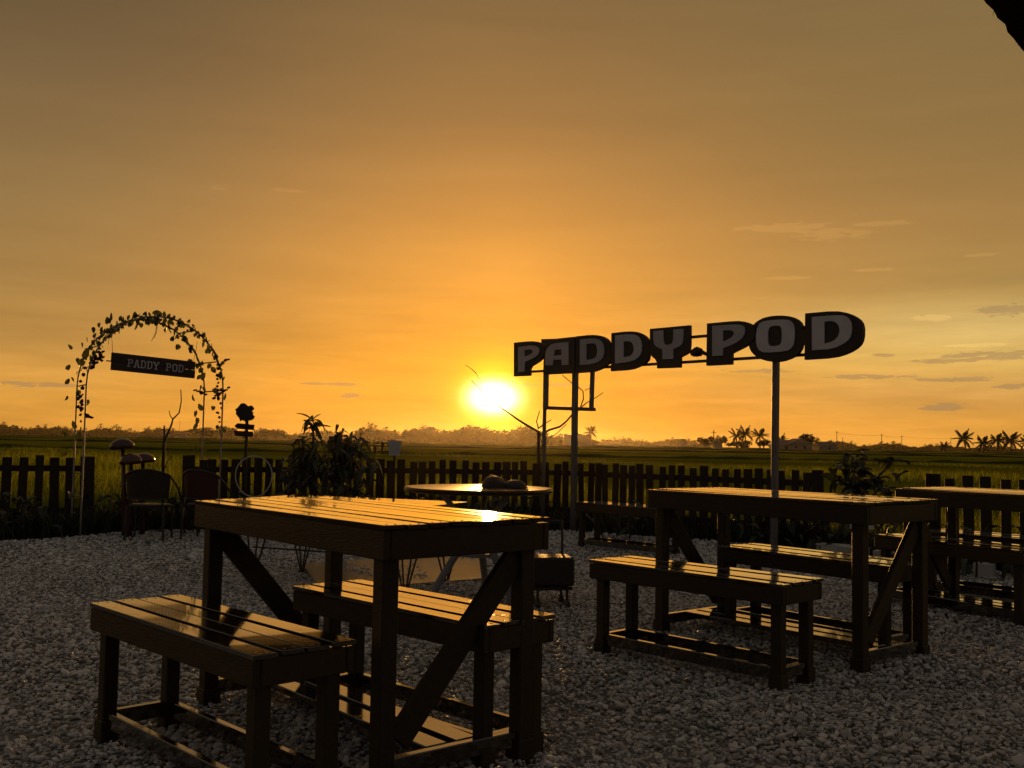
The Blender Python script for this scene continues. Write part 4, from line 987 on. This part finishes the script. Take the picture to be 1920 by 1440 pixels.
for k in range(3):
    a = R(200 + 120 * k); ca, sa = math.cos(a), math.sin(a)
    MB().tube([(ca * .30, sa * .30, -.02), (ca * .26, sa * .26, .12), (ca * .12, sa * .12, .34), (ca * .10, sa * .10, .52), (ca * .24, sa * .24, .692)], [.024, .022, .024, .022, .018], 9).build('leg', MT['grey'], rt, True)
MB().lathe([(.002, .30), (.12, .30), (.12, .32), (.002, .32)], None, 20).build('brace_ring', MT['grey'], rt)
for (px, z, w, h, lb) in ((926, .722, .155, .072, 'domed dark cap on the round table, left and taller of the two'), (966, .722, .145, .050, 'domed dark cap at the right rim of the round table, lower of the two')):
    p = gx(px, 6.28, z); t = thing('domed_cap', lb, 'cap', p, 0, 'domed caps on the round table')
    MB().lathe([(.004, .001), (w * .50, .001), (w * .50, .012), (w * .45, h * .55), (w * .3, h * .88), (w * .12, h), (.004, h * 1.01)], None, 22).build('crown', MT['wicker'], t, True)
    MB().lathe([(w * .3, .0005), (w * .56, .0005), (w * .57, .004), (w * .5, .008)], None, 22).build('brim', MT['wicker'], t, True)
ct = thing('small_cart', 'small dark box cart on little wheels right of the round table', 'cart', gx(1030, 6.2, 0), R(10))
MB().box(.26, .22, .17, T(0, 0, .235), .012).build('box', MT['wicker'], ct)
MB().box(.24, .20, .02, T(0, 0, .135), .003).build('base', MT['darksteel'], ct)
for sx in (-1, 1):
    MB().tube([(sx * .10, .10, .12), (sx * .10, .12, .52)], .008, 6).build('handle_bar', MT['darksteel'], ct)
    for sy in (-1, 1):
        MB().tube([(sx * .09, sy * .08, .04), (sx * .09, sy * .08, .13)], .008, 6).build('caster_stem', MT['darksteel'], ct)
        MB().lathe([(.004, -.012), (.034, -.012), (.038, -.006), (.038, .006), (.034, .012), (.004, .012)], T(sx * .09, sy * .08, .04, 0, R(90), 0), 14).build('wheel', MT['darksteel'], ct, True)
MB().tube([(-.10, .12, .52), (.10, .12, .52)], .009, 6).build('handle', MT['darksteel'], ct)

# ------------------------------------------------------------------ right gap: pale blocks, small sign
for i, (px, Yd, w, lb) in enumerate(((1562, 9.5, .30, 'pale concrete edging block left in the fence gap'), (1600, 9.25, .26, 'pale concrete edging block right in the fence gap'), (1652, 8.95, .11, 'pale edging block seen left of the middle table end'), (1682, 8.8, .15, 'pale edging block right beneath the right-hand bench'), (1846, 8.1, .15, 'pale block under the right-hand benches'))):
    MB().box(w, .12, .13, T(0, 0, .05), .006).build('edging_block', MT['white'], label=lb, cat='block', group='pale edging blocks by the fence').matrix_world = Matrix.Translation(gx(px, Yd, 0)) @ Matrix.Rotation(R(-35), 4, 'Z')
pb = thing('plant_label', 'small pale marker board on a stake behind the middle table end', 'marker board', gx(1616, 8.7, 0), R(-20))
MB().box(.20, .008, .085, T(0, 0, .36), .001).build('board', MT['white'], pb)
MB().box(.018, .012, .36, T(0, .010, .155), .001).build('stake', MT['woodv'], pb)
for x, z in ((-.06, .37), (.0, .355), (.06, .365)): MB().box(.016, .003, .02, T(x, -.0055, z)).build('mark', MT['darksteel'], pb)

# ------------------------------------------------------------------ roof the photographer sits under
ea, eb = atz(1838, 0, 2.3), atz(1923, 103, 2.3); u = (eb - ea); u.z = 0; u.normalize(); v = Vector((u.y, -u.x, 0))
e0, e1 = ea - u * 3.0, eb + u * .35
rf = thing('shelter_roof', 'dark thatched eave of a shelter cutting the upper right corner', 'roof', Vector((e1.x, e1.y, 0)), 0)
ro = Vector((e1.x, e1.y, 0)); b = MB(); n = 60; top = []; bot = []
for i in range(n + 1):
    p = e0.lerp(e1, i / n) + v * random.uniform(0, .012); b.v += [Vector((p.x, p.y, 2.30)) - ro, Vector((p.x, p.y, 2.37)) - ro, Vector((p.x, p.y, 2.30)) + v * 3.2 + Vector((0, 0, .9)) - ro, Vector((p.x, p.y, 2.37)) + v * 3.2 + Vector((0, 0, .9)) - ro]
for i in range(n):
    a = 4 * i; c = a + 4; b.f += [(a, c, c + 1, a + 1), (a + 1, c + 1, c + 3, a + 3), (a, a + 2, c + 2, c), (a + 2, a + 3, c + 3, c + 2)]
b.f += [(0, 1, 3, 2), (4 * n, 4 * n + 2, 4 * n + 3, 4 * n + 1)]
b.build('thatch', MT['thatch'], rf)
b = MB()
for i in range(240):
    p = e0.lerp(e1, random.random()) - ro; p.z = 2.33 + random.uniform(-.02, .03); L = random.uniform(.008, .022)
    w = u * .003; q = p - v * L * .4 + Vector((0, 0, -L * .7)) + u * random.uniform(-.012, .012); b.quad(p - w, p + w, q)
b.build('thatch_fringe', MT['thatch'], rf)
for k, (s_, t_) in enumerate(((-.25, .35), (-.25, 2.9), (-3.0, 2.9))):
    p = e1 + u * s_ + v * t_ - ro; zt_ = 2.33 + .28 * t_
    MB().tube([(p.x, p.y, -.03), (p.x, p.y, zt_)], .05, 10).build('post', MT['bark'], rf)

# ------------------------------------------------------------------ haze
b = MB().box(2960, 1690, 19.2, T(0, 850 - 11, 8.5)); hzm = bpy.data.materials.new('haze_air'); hzm.use_nodes = True
hn = hzm.node_tree.nodes; hn.clear(); ho = hn.new('ShaderNodeOutputMaterial'); hv = hn.new('ShaderNodeVolumePrincipled')
hv.inputs['Color'].default_value = (.95, .84, .66, 1); hv.inputs['Density'].default_value = .00004; hv.inputs['Anisotropy'].default_value = .86
hzm.node_tree.links.new(hv.outputs[0], ho.inputs['Volume'])
b.build('haze', hzm, kind='stuff', label='thin evening haze lying over the field', cat='haze')
